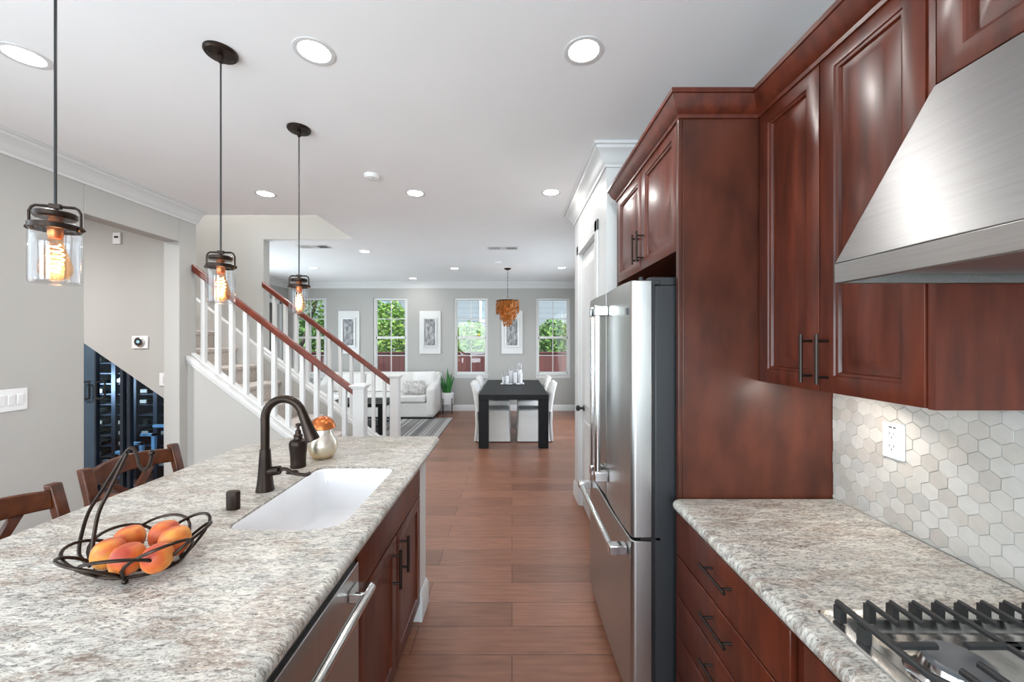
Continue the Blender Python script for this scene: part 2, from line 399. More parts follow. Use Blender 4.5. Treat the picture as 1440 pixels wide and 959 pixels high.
def pull(parent, base, axis, length, out, r=.0055, name='handle', mat=None):
    """bar pull: base = centre on the door face, axis 'y' or 'z', out = vector of the stand-off"""
    b = Vector(base); o = Vector(out); a = Vector((0,1,0)) if axis == 'y' else Vector((0,0,1))
    mb = MB(); mb.cyl(b+o-a*length/2, b+o+a*length/2, r)
    for k in (-.36, .36): mb.cyl(b+a*length*k, b+o+a*length*k, r*.8, 8)
    return mb.build(name, mat or M_handle, parent, origin=None)
def bottom(o): return o

# ------------------------------------------------------------------ the room shell
struct('floor', MB().box(-6.2, 1.5, -3.2, 8.75, -.1, 0), M_floor, smooth=False, origin=(0,0,0))
c = MB(); c.box(-6.2,1.5,-3.2,3.99,CEIL,CEIL+.2); c.box(-2.0,1.5,3.99,4.94,CEIL,CEIL+.2); c.box(-6.2,1.5,4.945,8.75,CEIL,CEIL+.2); c.box(-1.9,1.5,4.94,4.945,CEIL,CEIL+.2)
struct('ceiling', c, M_ceil, smooth=False)
w = MB(); w.box(-3.30,-3.15,-3.2,-2.25,0,CEIL); w.box(-3.30,-3.15,-2.25,1.05,0,.72); w.box(-3.30,-3.15,-2.25,1.05,2.38,CEIL); w.box(-3.30,-3.15,1.05,2.87,0,CEIL); w.box(-3.30,-3.15,2.87,3.69,2.47,CEIL); w.box(-3.30,-3.15,3.69,3.89,0,CEIL)  # gap in the near, unseen stretch is added for the nook fill lamp
struct('wall_left', w, M_wall, smooth=False, bevel=.006)
struct('wall_right', MB().box(1.27,1.42,-3.2,2.60,0,CEIL), M_wall, smooth=False)
WINS = [(-4.83,-4.08),(-3.05,-2.295),(-1.276,-.53),(.53,1.277)]; WZ0, WZ1 = .775, 2.475; FY = 8.56
w = MB(); xs = -6.2
for a, b in WINS:
    w.box(xs, a, FY, FY+.15, 0, CEIL); w.box(a, b, FY, FY+.15, 0, WZ0); w.box(a, b, FY, FY+.15, WZ1, CEIL); xs = b
w.box(xs, 1.55, FY, FY+.15, 0, CEIL)
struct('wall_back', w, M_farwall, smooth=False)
w = MB(); w.box(-5.10,-4.95,5.06,5.18,0,CEIL); w.box(-5.10,-4.95,5.18,7.12,2.42,CEIL); w.box(-5.10,-4.95,5.18,7.12,0,.28); w.box(-5.10,-4.95,7.12,7.30,0,CEIL); w.box(-5.10,-4.95,8.35,FY,0,CEIL); w.box(-5.10,-4.95,7.30,8.35,0,.3); w.box(-5.10,-4.95,7.30,8.35,2.40,CEIL)  # nearer gap is out of view, added for the living fill lamp
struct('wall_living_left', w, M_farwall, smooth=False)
struct('wall_dining_right', MB().box(1.42,1.55,3.9,5.05,0,CEIL).box(1.42,1.55,7.35,FY,0,CEIL).box(1.42,1.55,5.05,7.35,0,.35).box(1.42,1.55,5.05,7.35,2.35,CEIL), M_farwall, smooth=False)  # unseen side gap, added for the dining fill lamp
# pantry block beyond the refrigerator, with its door
w = MB(); w.box(.63,1.42,2.60,2.92,0,CEIL); w.box(.63,1.42,3.62,3.90,0,CEIL); w.box(.63,1.42,2.92,3.62,2.33,CEIL); w.box(.72,1.42,2.92,3.62,0,2.33)
struct('wall_pantry', w, M_trim, smooth=False)
d = MB(); d.panel(2.925,3.615,.012,2.325,FLAT,face_negx(.655))
for z0, z1 in ((.25,.82),(.95,2.20)): d.panel(3.03,3.51,z0,z1,[(0,-.004),(0,.001),(.006,.005),(.02,.005),(.03,.0012)],face_negx(.655))
dr = struct('door_1', d, M_trim)
mb = MB(); mb.lathe((.655,3.54,.92), [(.028,0),(.028,-.006),(.012,-.010),(.010,-.035),(.024,-.045),(.028,-.060),(.018,-.072),(.003,-.075)], 16, 'x')
mb.build('door_handle', M_iron, dr)
for z in (.25, 2.23):
    mb = MB(); mb.box(.63,.655,2.930,2.945,z-.05,z+.05); mb.cyl((.632,2.935,z-.055),(.632,2.935,z+.055),.007,8); mb.build('hinge', M_iron, dr)
t = MB()
t.box(.615,.63,2.83,2.915,0,2.42); t.box(.615,.63,3.625,3.71,0,2.42); t.box(.615,.63,2.83,3.71,2.335,2.42)
struct('trim_1', t, M_trim, bevel=.004)
t = MB()
t.sweep([(.63,2.83),(.63,2.60)], [(0,0),(-.016,0),(-.016,.11),(-.006,.14),(0,.14)][::-1]) if False else None
for y0, y1 in ((2.60,2.83),(3.71,3.90)): t.prism([(0,0),(-.018,0),(-.018,.115),(-.006,.145),(0,.145)], 'y', y0, y1); 
v_ = []
for p in t.v: v_.append((p[0]+.63, p[1], p[2]))
t.v = v_
struct('baseboard_pantry', t, M_trim, bevel=.003)
BASE = [(0,0),(.016,0),(.016,.10),(.006,.13),(0,.13)]
struct('baseboard_back', MB().sweep([(1.42,FY),(-4.95,FY)], BASE), M_trim)
struct('baseboard_left', MB().sweep([(-3.15,2.87),(-3.15,-3.2)], BASE), M_trim)
CROWN = [(0,-.135),(.012,-.135),(.016,-.118),(.028,-.108),(.040,-.085),(.060,-.052),(.082,-.038),(.088,-.022),(.100,-.018),(.100,0),(0,0)]
CR = [(o, CEIL+z) for o, z in CROWN]
struct('trim_2', MB().sweep([(-3.15,3.89),(-3.15,-3.2)], CR), M_trim)
struct('trim_3', MB().sweep([(1.42,3.90),(.63,3.90),(.63,2.60),(1.27,2.60)], [(-o,z) for o,z in CR]), M_trim)
struct('trim_4', MB().sweep([(1.42,3.99),(1.42,FY),(-4.95,FY),(-4.95,5.06)], CR), M_trim)
# rear wall behind the camera with unseen, unglazed gaps added for the fill lamps
w = MB(); w.box(-6.2,-3.0,-3.2,-3.05,0,CEIL); w.box(1.0,1.5,-3.2,-3.05,0,CEIL); w.box(-3.0,1.0,-3.2,-3.05,2.55,CEIL); w.box(-3.0,1.0,-3.2,-3.05,0,.35); w.box(-1.2,-.7,-3.2,-3.05,.35,2.55)
struct('wall_rear', w, M_wall, smooth=False)
w = MB(); w.box(-6.3,-6.2,-3.2,8.7,0,CEIL); struct('wall_hall_left', w, M_wall, smooth=False)

# windows of the far wall: frame, sashes and muntins, glass
def sash_window(idx, x0, x1, y, z0, z1):
    f = MB(); t_ = .045
    f.box(x0,x0+t_,y+.03,y+.13,z0,z1); f.box(x1-t_,x1,y+.03,y+.13,z0,z1); f.box(x0+t_,x1-t_,y+.03,y+.13,z1-t_,z1); f.box(x0+t_,x1-t_,y+.03,y+.13,z0,z0+t_)
    zm = (z0+z1)/2-.02; f.box(x0+t_,x1-t_,y+.05,y+.10,zm-.025,zm+.025)
    f.box(x0+t_,x0+t_+.025,y+.05,y+.09,z0+t_,z1-t_); f.box(x1-t_-.025,x1-t_,y+.05,y+.09,z0+t_,z1-t_); f.box(x0+t_,x1-t_,y+.05,y+.09,z0+t_,z0+t_+.03)
    o = struct('window_%d' % idx, f, M_trim, bevel=.003)
    m_ = MB(); xc = (x0+x1)/2; m_.box(xc-.008,xc+.008,y+.06,y+.08,z0+t_,z1-t_)
    for a, b in ((z0+t_,zm),(zm,z1-t_)): m_.box(x0+t_,x1-t_,y+.06,y+.08,(a+b)/2-.008,(a+b)/2+.008)
    m_.build('muntin', M_trim, o, smooth=False)
    MB().box(x0+t_,x1-t_,y+.068,y+.072,z0+t_,z1-t_).build('pane', M_glass, o, smooth=False)
    s_ = MB(); s_.box(x0-.025,x1+.025,y-.03,y+.05,z0-.02,z0); s_.box(x0-.005,x1+.005,y-.012,y,z0-.06,z0-.02); s_.build('window_sill', M_trim, o, bevel=.003)
for i, (a, b) in enumerate(WINS): sash_window(i+1, a, b, FY, WZ0, WZ1)
f = MB()
for y0, y1 in ((7.30,7.38),(7.79,7.87),(8.27,8.35)): f.box(-5.08,-4.93,y0,y1,.3,2.40)
f.box(-5.08,-4.93,7.30,8.35,2.32,2.40); f.box(-5.08,-4.93,7.30,8.35,.3,.38)
o = struct('window_5', f, M_trim, bevel=.003); MB().box(-5.03,-5.025,7.38,8.27,.38,2.32).build('pane', M_glass, o, smooth=False)

# ------------------------------------------------------------------ stairwell and staircase
SL = .767
w = MB(); w.box(-6.2,-3.15,4.94,5.06,0,5.0); w.box(-3.15,-1.9,4.94,5.06,CEIL+.0005,5.0)
struct('wall_stair_back', w, M_farwall if False else M_wall, smooth=False)
w = MB(); w.prism([(-6.2,CEIL),(-6.2,2.83),(-5.0,2.01),(-3.50,.975),(-3.30,.837),(-3.30,CEIL)], 'y', 3.89, 4.0)
w.box(-6.2,-3.30,3.89,4.0,CEIL,5.0); w.box(-3.30,-1.9,3.89,3.99,CEIL+.2,5.0)
struct('wall_stair_front', w, M_wall, smooth=False)
struct('wall_stair_end', MB().box(-2.0,-1.9,3.99,4.94,CEIL+.2,5.0), M_wall, smooth=False)
struct('ceiling_stairwell', MB().box(-6.2,-1.9,3.89,5.06,5.0,5.1), M_ceil, smooth=False)
lamp('stairwell_fill', 'AREA', (-3.4, 4.47, 4.95), 75, (0,0,0), .5)  # area lamp without a fixture, added to brighten the stair shaft
st = thing('staircase', (-2.3,4.39,0), 'carpeted staircase with white balusters and red brown handrails behind the island', 'staircase')
def nose(n): return -1.80-.27*(n-1), .207*n
for n in range(1, 15):
    X, Z = nose(n); s_ = MB()
    top = Z; low = max(0, Z-.207)
    s_.prism([(X-.29,low),(X-.025,low),(X-.025,top-.055),(X-.004,top-.048),(X+.006,top-.03),(X+.004,top-.010),(X-.012,top),(X-.29,top)], 'y', 3.925, 4.855)
    s_.build('step', M_carpet, st, label='grey brown carpeted step')
def capz(X, near): return (.580+SL*(-2.09-X)) if near else (1.0+SL*(-2.58-X))
for near, y0, y1, xl in ((True,3.78,3.92,-3.149),(False,4.862,4.985,-3.149)):
    xr = -1.47
    k = MB(); zc = lambda X: capz(X,near)-.05
    xe = -1.45
    pts = [(xl,0),(xe,0),(xe,max(.02,zc(xe))),(xl,zc(xl))]
    k.prism(pts, 'y', y0, y1); k.build('knee_wall', M_wall, st, smooth=False)
    cp = MB(); cz = lambda X: capz(X,near)
    cp.prism([(xl,cz(xl)-.05),(xe,cz(xe)-.05),(xe,cz(xe)),(xl,cz(xl))], 'y', y0-.022, y1+.022)
    cp.prism([(xl,cz(xl)-.075),(xe,cz(xe)-.075),(xe,cz(xe)-.05),(xl,cz(xl)-.05)], 'y', y0-.010, y1+.010)
    cp.prism([(xl,cz(xl)),(xe,cz(xe)),(xe,cz(xe)+.022),(xl,cz(xl)+.022)], 'y', (y0+y1)/2-.035, (y0+y1)/2+.035)
    cp.build('cap_rail', M_trim, st, bevel=.008)
    yc = (y0+y1)/2; rt = (lambda X: 1.07+SL*(-1.56-X)) if near else (lambda X: 1.045+SL*(-1.535-X))
    h_ = MB(); xr2 = -1.552 if near else -1.525
    h_.prism([(xl,rt(xl)-.075),(xr2,rt(xr2)-.075),(xr2,rt(xr2)),(xl,rt(xl))], 'y', yc-.030, yc+.030)
    h_.build('handrail', M_rail, st, bevel=.014, seg=3, label='red brown wooden handrail')
    nx = -1.50 if near else -1.475
    nw = MB(); nw.box(nx-.054,nx+.054,yc-.054,yc+.054,0,1.075); npost = nw.build('newel_post', M_trim, st, bevel=.004)
    nc = MB(); nc.box(nx-.066,nx+.066,yc-.066,yc+.066,1.065,1.082); nc.box(nx-.08,nx+.08,yc-.08,yc+.08,1.082,1.10); nc.loft([[(nx+a*.07,yc+b*.07,1.10) for a,b in ((-1,-1),(1,-1),(1,1),(-1,1))],[(nx+a*.03,yc+b*.03,1.115) for a,b in ((-1,-1),(1,-1),(1,1),(-1,1))]])
    nc.build('newel_cap', M_trim, npost, bevel=.003)
    X = -3.043 if near else -3.0
    while X < nx-.08:
        b_ = MB(); a0, a1 = X-.0195, X+.0195
        if not near: a0, a1 = X-.0185, X+.0185
        hw = (a1-a0)/2
        b_.prism([(a0,cz(a0)+.015),(a1,cz(a1)+.015),(a1,rt(a1)-.07),(a0,rt(a0)-.07)], 'y', yc-hw, yc+hw)
        b_.build('baluster', M_trim, st, smooth=False); X += .139
sk_ = MB(); sk_.prism([(-6.0,capz(-6.0,False)-.75),(-3.152,capz(-3.152,False)-.75),(-3.152,capz(-3.152,False)),(-6.0,capz(-6.0,False))], 'y', 4.862, 4.938)
sk_.build('skirt_board', M_trim, st, bevel=.004)

# ------------------------------------------------------------------ wine cellar under the stairs
w = MB(); w.prism([(-6.15,0),(-2.35,0),(-2.75,.43),(-3.5,.95),(-5.0,1.98),(-6.15,2.78)], 'y', 4.80, 4.850); w.prism([(-6.15,2.79),(-6.15,2.75),(-5.0,1.95),(-3.50,.915),(-2.75,.40),(-2.75,.44),(-3.50,.96),(-5.0,1.99)], 'y', 4.01, 4.80)
struct('wall_cellar', w, M_winedark, smooth=False)
sz = lambda X: .975+.69*(-3.50-X)
f = MB(); gy = 3.90
def fbar(x0, x1): f.prism([(x0,0),(x1,0),(x1,sz(x1)-.012),(x0,sz(x0)-.012)], 'y', 3.905, 3.945)
fbar(-4.40,-4.185); 
o = struct('door_2', f, M_wineblue, smooth=False); o['label'] = 'slate blue cellar door leaf with dark pull'
f2 = MB(); fb = f; f = f2; fbar(-4.185,-4.17); fbar(-3.93,-3.90); fbar(-3.86,-3.83); f = fb
f2.build('door_frame', M_winedark, o, smooth=False)
g = MB(); g.prism([(-4.17,0),(-3.302,0),(-3.302,sz(-3.302)-.012),(-4.17,sz(-4.17)-.012)], 'y', 3.922, 3.926); g.build('pane', glass('cellar glass', (.72,.84,.95), .9), o, smooth=False)
for xx in (-4.235, -4.085):
    h_ = MB(); zz = 1.04; hw, hh = (.035, .085) if xx > -4.1 else (.03,.085)
    h_.tube([Vector((xx+a, 3.87, zz+b)) for a, b in rrect(-hw*1.25,hw*1.25,-hh,hh,.025,5)], .008, 8, closed=True)
    h_.cyl((xx,3.87,zz-hh),(xx,3.905,zz-hh),.007,8); h_.cyl((xx,3.87,zz+hh),(xx,3.905,zz+hh),.007,8)
    h_.build('door_handle', M_black, o)
rk = thing('wine_rack', (-3.7,4.5,0), 'dark wine rack of upright posts and shelves behind the cellar glass', 'wine rack')
posts = [-4.75,-4.40,-4.17,-3.94,-3.71,-3.48,-3.25]
for X in posts:
    zt = max(.2, sz(X)-.13)
    MB().box(X-.022,X+.022,4.30,4.70,0,zt).build('post', M_winedark, rk, smooth=False)
nb = 0
for a, b in zip(posts, posts[1:]):
    z = .14
    while z+.1 < sz(b)-.16:
        MB().box(a+.022,b-.022,4.32,4.70,z-.012,z).build('shelf', M_winedark, rk, smooth=False)
        if rng.random() < .8:
            xm = (a+b)/2+rng.uniform(-.03,.03); bt = MB(); r_ = .037
            bt.lathe((xm,4.30,z+r_+.001), [(r_,.30),(r_,.02),(r_*.9,.0)], 12, 'y')
            bo = bt.build('wine_bottle', M_bottle); tag(bo, 'dark wine bottle lying on a cellar rack shelf', 'bottle', 'bottles in the wine cellar')
            if rng.random() < .8: MB().box(xm-.036,xm+.036,4.290,4.299,z+.016,z+.052).build('bottle_label', M_label, bo, smooth=False)
        z += .115
sf = MB()  # stepped gleam of light in the cellar, put into solid pale blue bars
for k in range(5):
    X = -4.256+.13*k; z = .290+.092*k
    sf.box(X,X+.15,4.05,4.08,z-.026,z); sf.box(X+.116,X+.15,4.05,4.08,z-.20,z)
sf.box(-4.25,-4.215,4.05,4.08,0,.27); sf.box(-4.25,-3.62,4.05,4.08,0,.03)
tag(sf.build('step_gleam', M_iceblue, smooth=False), 'pale blue stepped gleam of light, modelled as solid bars, rising to the right inside the wine cellar', 'frame')
lamp('cellar_fill', 'AREA', (-4.55, 4.12, 1.05), 11, (R(90), 0, R(-50)), .25, color=(.86,.93,1))  # hidden lamp added so the bottles and labels show
lamp('hall_fill', 'AREA', (-4.3, 2.2, 2.79), 70, (0,0,0), .3)  # unseen lamp added to light the hall wall
# ------------------------------------------------------------------ kitchen, right-hand run
WX = 1.27
# countertop slabs with an eased edge
def slab(name, outline_fn, z1, th, hole=None):
    """outline_fn(inset) -> loop; bullnose edge built from insets; optional hole loop"""
    r = th/2; loops = []
    for k in range(9):
        a = R(-90+180*k/8); ins = r*.8*(1-math.cos(a)); z = z1-r+math.sin(a)*r
        loops.append([(x,y,z) for x, y in outline_fn(ins)])
    mb = MB(); mb.loft(loops, cap0=False, cap1=False)
    bm = bmesh.new()
    def ring(pts, z):
        vs = [bm.verts.new((x,y,z)) for x, y in pts]
        return [bm.edges.new((vs[i], vs[(i+1)%len(vs)])) for i in range(len(vs))]
    for z, ins in ((z1, r*.8),(z1-th, r*.8)):
        es = ring(outline_fn(ins), z)
        if hole: es += ring(hole, z)
        bmesh.ops.triangle_fill(bm, edges=es, use_beauty=True, use_dissolve=False)
    bm.verts.ensure_lookup_table(); bm.verts.index_update()
    mb.add([tuple(v.co) for v in bm.verts], [[v.index for v in f.verts] for f in bm.faces]); bm.free()
    if hole:
        mb.loft([[(x,y,z1-th) for x,y in hole],[(x,y,z1) for x,y in hole]], cap0=False, cap1=False)
    o = mb.build(name, M_granite, smooth=True, angle=50)
    bm = bmesh.new(); bm.from_mesh(o.data); bmesh.ops.remove_doubles(bm, verts=bm.verts, dist=1e-5); bmesh.ops.recalc_face_normals(bm, faces=bm.faces); bm.to_mesh(o.data); bm.free()
    o.data.set_sharp_from_angle(angle=R(50))
    return o
ct = slab('countertop', lambda i: rrect(.622+i, WX-.012, -1.2, 1.532-(i if i else 0), (.01,.01,.004,.03)), .914, .038, rrect(.712,1.20,-.008,.865,.01,4))
tag(ct, 'speckled granite countertop on the cabinets beside the cooktop', 'countertop')

# drawer bank
def cabinet(name, loc, label, cat='cabinet'): return thing(name, loc, label, cat)
dbk = cabinet('drawer_cabinet', (.95,1.21,0), 'cherry drawer cabinet below the granite beside the refrigerator')
c = MB(); c.box(.665,1.268,.885,1.533,.10,.874); c.box(.72,1.268,.885,1.533,0,.10); c.build('carcass', M_cherry, dbk)
for i, (z0, z1) in enumerate(((.698,.858),(.545,.692),(.392,.539),(.239,.386),(.112,.233))):
    m_ = MB(); m_.panel(.905,1.528,z0,z1,[(0,-.019),(0,-.001),(.003,0)],face_negx(.645)); dd = m_.build('drawer', M_cherry, dbk, bevel=.002)
    pull(dd, (.645,1.20,(z0+z1)/2+.022), 'y', .15, (-.033,0,0))
cbk = cabinet('cooktop_cabinet', (.95,.43,0), 'cherry base cabinet directly under the cooktop')
c = MB(); c.box(.665,1.268,-.03,.883,.10,.874); c.box(.72,1.268,-.03,.883,0,.10); c.build('carcass', M_cherry, cbk)
for y0, y1 in ((-.02,.418),(.424,.862)):
    m_ = MB(); m_.panel(y0,y1,.698,.858,[(0,-.019),(0,-.001),(.003,0)],face_negx(.645)); m_.build('false_drawer', M_cherry, cbk)
    m_ = MB(); m_.panel(y0,y1,.112,.692,DOOR,face_negx(.645)); dd = m_.build('door', M_cherry, cbk); pull(dd, (.645,.38 if y0<0 else .462,.60), 'z', .15, (-.033,0,0))

# backsplash of hexagon tiles
def clip(poly, lim):
    for ax, sgn, v in lim:
        out = []
        for i, p in enumerate(poly):
            n_ = poly[(i+1)%len(poly)]; a, b = (p[ax]-v)*sgn, (n_[ax]-v)*sgn
            if a <= 0: out.append(p)
            if a*b < 0:
                t = a/(a-b); out.append((p[0]+(n_[0]-p[0])*t, p[1]+(n_[1]-p[1])*t))
        poly = out
        if len(poly) < 3: return None
    return poly
hx = MB(); S = .0285; W_ = S*math.sqrt(3); rows = 0
hx.cur = 6; hx.box(WX-.006, WX-.0005, -.6, 1.533, .914, 1.70)
Y0, Y1, Z0, Z1 = -.6, 1.532, .9145, 1.70
z = Z0-.01; row = 0
while z < Z1+S:
    y = Y0-W_ + (W_/2 if row % 2 else 0)
    while y < Y1+W_:
        d_ = rng.uniform(.0015,.0040); g_ = .0006
        pl = [(y+(S-g_)*math.sin(R(60*k)), z+(S-g_)*math.cos(R(60*k))) for k in range(6)]
        pl = clip(pl, [(0,1,Y1),(0,-1,Y0),(1,1,Z1),(1,-1,Z0)])
        if pl:
            tx, tz = rng.uniform(-.02,.02), rng.uniform(-.02,.02); xf = WX-.006-d_
            hx.cur = rng.choices(range(6), (30,30,16,10,14,3))[0]
            n_ = len(pl); cy_ = sum(p[0] for p in pl)/n_; cz_ = sum(p[1] for p in pl)/n_
            fr = [(xf+(p[0]-cy_)*tx+(p[1]-cz_)*tz, cy_+(p[0]-cy_)*.97, cz_+(p[1]-cz_)*.97) for p in pl]
            bk = [(WX-.006, p[0], p[1]) for p in pl]
            hx.loft([bk, fr], cap0=False)
        y += W_
    z += 1.5*S; row += 1
tag(hx.build('backsplash', M_hexes+[M_grout], smooth=False), 'pale hexagon tile backsplash on the wall behind the cooktop', 'backsplash')
# outlet
oy, oz = 1.282, 1.201
ot = thing('wall_outlet', (WX-.012,oy,oz-.058), 'white double electrical outlet on the hexagon tile backsplash', 'outlet')
MB().box(WX-.019,WX-.010,oy-.036,oy+.036,oz-.0585,oz+.0585).build('cover_plate', M_white, ot, bevel=.004)
for dz in (-.020,.020):
    s_ = MB(); s_.prism(rrect(oy-.017,oy+.017,oz+dz-.0145,oz+dz+.0145,.012), 'x', WX-.0215, WX-.019); so = s_.build('socket', M_white, ot)
    h_ = MB()
    for a, b, hh in ((-.008,.004,.005),(.007,.004,.004)): h_.box(WX-.0222,WX-.0214,oy+a-.0012,oy+a+.0012,oz+dz+b-hh,oz+dz+b+hh)
    h_.cyl((WX-.0222,oy,oz+dz-.008),(WX-.0214,oy,oz+dz-.008),.0026,8); h_.build('slot', M_dkgrey, so, smooth=False)
h_ = MB(); h_.box(WX-.0200,WX-.0189,oy-.012,oy-.003,oz+.042,oz+.047); h_.box(WX-.0200,WX-.0189,oy+.001,oy+.012,oz+.042,oz+.047); h_.build('reset_button', M_dkgrey, ot, smooth=False)

# upper cabinets
UX = .97
up = cabinet('wall_cabinet', (1.1,1.22,1.37), 'cherry two-door wall cabinet between the hood and the tall end panel')
c = MB(); c.box(UX+.021,WX-.002,.897,1.533,1.37,2.42); c.build('carcass', M_cherry, up)
MB().box(UX+.005,UX+.021,.897,.914,1.37,2.42).build('face_stile', M_cherry, up)
for y0, y1, hy in ((1.232,1.531,1.262),(.916,1.228,1.197)):
    m_ = MB(); m_.panel(y0,y1,1.372,2.412,DOOR,face_negx(UX)); dd = m_.build('door', M_cherry, up); pull(dd, (UX,hy,1.474), 'z', .155, (-.035,0,0))
hc = cabinet('hood_cabinet', (1.1,.44,2.115), 'cherry cabinet with raised panel door above the steel range hood')
c = MB(); c.box(UX+.021,WX-.002,-.02,.893,2.117,2.42); c.build('carcass', M_cherry, hc)
for y0, y1 in ((.44,.891),(-.018,.436)):
    m_ = MB(); m_.panel(y0,y1,2.119,2.412,DOOR,face_negx(UX)); dd = m_.build('door', M_cherry, hc); pull(dd, (UX,.47 if y0>0 else .40,2.19), 'z', .12, (-.035,0,0))

# range hood
hd = thing('range_hood', (1.0,.445,1.66), 'brushed stainless steel range hood with sloped front over the cooktop', 'hood')
HY0, HY1 = -.01, .893
b_ = MB(); b_.prism([(.738,1.7062),(WX-.012,1.705),(WX-.012,2.114),(.966,2.114)], 'y', HY0, HY1); b_.build('canopy', M_hood, hd, bevel=.003)
b_ = MB()
b_.box(.738,.752,HY0,HY1,1.661,1.706); b_.box(.752,WX-.012,HY1-.014,HY1,1.661,1.706); b_.box(.752,WX-.012,HY0,HY0+.014,1.661,1.706); b_.box(WX-.026,WX-.012,HY0+.014,HY1-.014,1.661,1.706)
b_.build('lip', M_hood, hd, bevel=.002)
b_ = MB(); b_.box(.753,WX-.027,HY0+.015,HY1-.015,1.690,1.700)
for k in range(3): b_.box(.80,1.20,.03+.29*k,.28+.29*k,1.678,1.690)
b_.build('filter', M_steel, hd, bevel=.002)

# refrigerator end panel, cabinet above, crown
ep = MB(); ep.box(.672,WX-.002,1.536,1.556,0,2.42); ep.box(.655,.672,1.5345,1.5575,0,2.42)
tag(ep.build('end_panel', M_cherry_panel, bevel=.003), 'tall cherry end panel standing between the countertop and the refrigerator', 'panel')
fc = cabinet('refrigerator_cabinet', (.95,2.0,1.89), 'cherry two-door cabinet above the refrigerator')
c = MB(); c.box(.685,WX-.002,1.559,2.43,1.893,2.42); c.build('carcass', M_cherry, fc)
for y0, y1, hy in ((1.561,1.990,2.030-.07),(1.994,2.428,2.030)):
    m_ = MB(); m_.panel(y0,y1,1.892,2.412,DOOR,face_negx(.660)); dd = m_.build('door', M_cherry, fc); pull(dd, (.660,hy,2.005), 'z', .155, (-.035,0,0))
fp = MB(); fp.box(.66,WX-.002,2.432,2.452,0,2.42)
tag(fp.build('far_panel', M_cherry_panel), 'cherry side panel at the far side of the refrigerator', 'panel')
crn = MB(); CP = [(0,2.405),(.006,2.405),(.008,2.418),(.016,2.424),(.030,2.445),(.040,2.468),(.044,2.478),(.050,2.480),(.050,2.497),(0,2.497)]
crn.sweep([(WX-.004,2.454),(.660,2.454),(.660,1.534),(UX,1.534),(UX,-.6)], [(-o,z) for o,z in CP])
tag(crn.build('cabinet_crown', M_cherry, smooth=True), 'continuous cherry crown moulding along the cabinet tops', 'moulding')
ul = thing('under_cabinet_light', (1.15,1.22,1.35), 'slim light bar under the two-door wall cabinet', 'light')
MB().box(1.10,1.14,1.00,1.45,1.355,1.369).build('housing', M_white, ul, bevel=.002); MB().box(1.105,1.135,1.01,1.44,1.352,1.355).build('diffuser', emit('warm diffuser', (1,.88,.72), 5), ul, smooth=False)
lamp('under_cabinet_glow', 'AREA', (1.12,1.33,1.349), 1.7, (R(25),0,0), .03, .30, (1,.92,.82))

# refrigerator
fr = thing('refrigerator', (.88,2.02,0), 'stainless steel french-door refrigerator with black sides', 'refrigerator')
FY0, FY1 = 1.572, 2.425; FX = .482
MB().box(.578,1.25,FY0+.004,FY1-.004,.02,1.755).build('body', M_dkgrey, fr, bevel=.005)
def doorpoly(y0, y1, x0, x1, bow=.010, ra=.022, rb=.022):
    pts = [(x1,y0)]; n = 14
    for i in range(7): a = R(90*i/6); pts.append((x0+ra-math.sin(a)*ra + bow*0, y0+ra-math.cos(a)*ra))
    for i in range(1,n): t = i/n; pts.append((x0-bow*math.sin(math.pi*t), y0+ra+(y1-y0-ra-rb)*t))
    for i in range(7): a = R(90*i/6); pts.append((x0+rb-math.cos(a)*rb, y1-rb+math.sin(a)*rb))
    pts.append((x1,y1)); return pts
ym = (FY0+FY1)/2
for y0, y1, hy, ra, rb in ((FY0,ym-.003,ym-.050,.020,.006),(ym+.003,FY1,ym+.050,.006,.020)):
    d_ = MB(); d_.prism(doorpoly(y0,y1,FX,.565,.008,ra,rb), 'z', .735, 1.775); dd = d_.build('door', M_steel_v, fr, bevel=.003)
    h_ = MB(); hx_ = FX-.008
    h_.cyl((FX-.055,hy,.86),(FX-.055,hy,1.66),.016,14)
    h_.build('handle', M_chrome, dd)
    for z in (.83,1.655): MB().box(FX-.072,hx_+.003,hy-.019,hy+.019,z,z+.05).build('handle_bracket', M_chrome, dd, bevel=.004)
    if y0 == FY0:
        e_ = MB(); e_.prism([(1.625,1.628),(1.649,1.628),(1.649,1.655),(1.637,1.668),(1.625,1.655)] if False else [(y0+.045,1.640),(y0+.069,1.640),(y0+.069,1.668),(y0+.045,1.668)], 'x', FX-.0075, FX-.002); e_.build('badge', M_black, dd, smooth=False)
g_ = MB(); g_.box(.565,.579,FY0+.008,FY1-.008,.06,1.765); g_.build('gasket', M_black, fr, smooth=False)
d_ = MB(); d_.prism(doorpoly(FY0,FY1,FX,.565,.010,.020,.020), 'z', .055, .722); dd = d_.build('freezer_drawer', M_steel_v, fr, bevel=.003)
h_ = MB(); h_.cyl((FX-.062,FY0+.075,.660),(FX-.062,FY1-.075,.660),.015,14); h_.build('handle', M_chrome, dd)
for y in (FY0+.062,FY1-.062): MB().box(FX-.078,FX-.004,y-.022,y+.022,.641,.681).build('handle_bracket', M_chrome, dd, bevel=.004)
h_ = MB(); h_.box(.50,.60,FY0+.006,FY0+.05,1.758,1.776); h_.box(.56,.70,FY0+.012,FY0+.06,1.757,1.790); h_.cyl((.53,FY0+.028,1.75),(.53,FY0+.028,1.792),.010,10); h_.build('hinge_cover', M_dkgrey, fr, bevel=.003)
h_ = MB(); h_.box(.52,.60,FY0+.004,FY0+.045,.724,.733); h_.build('hinge', M_black, fr)
MB().box(.60,1.2,FY0+.05,FY1-.05,0,.06).build('base_grille', M_black, fr, smooth=False)

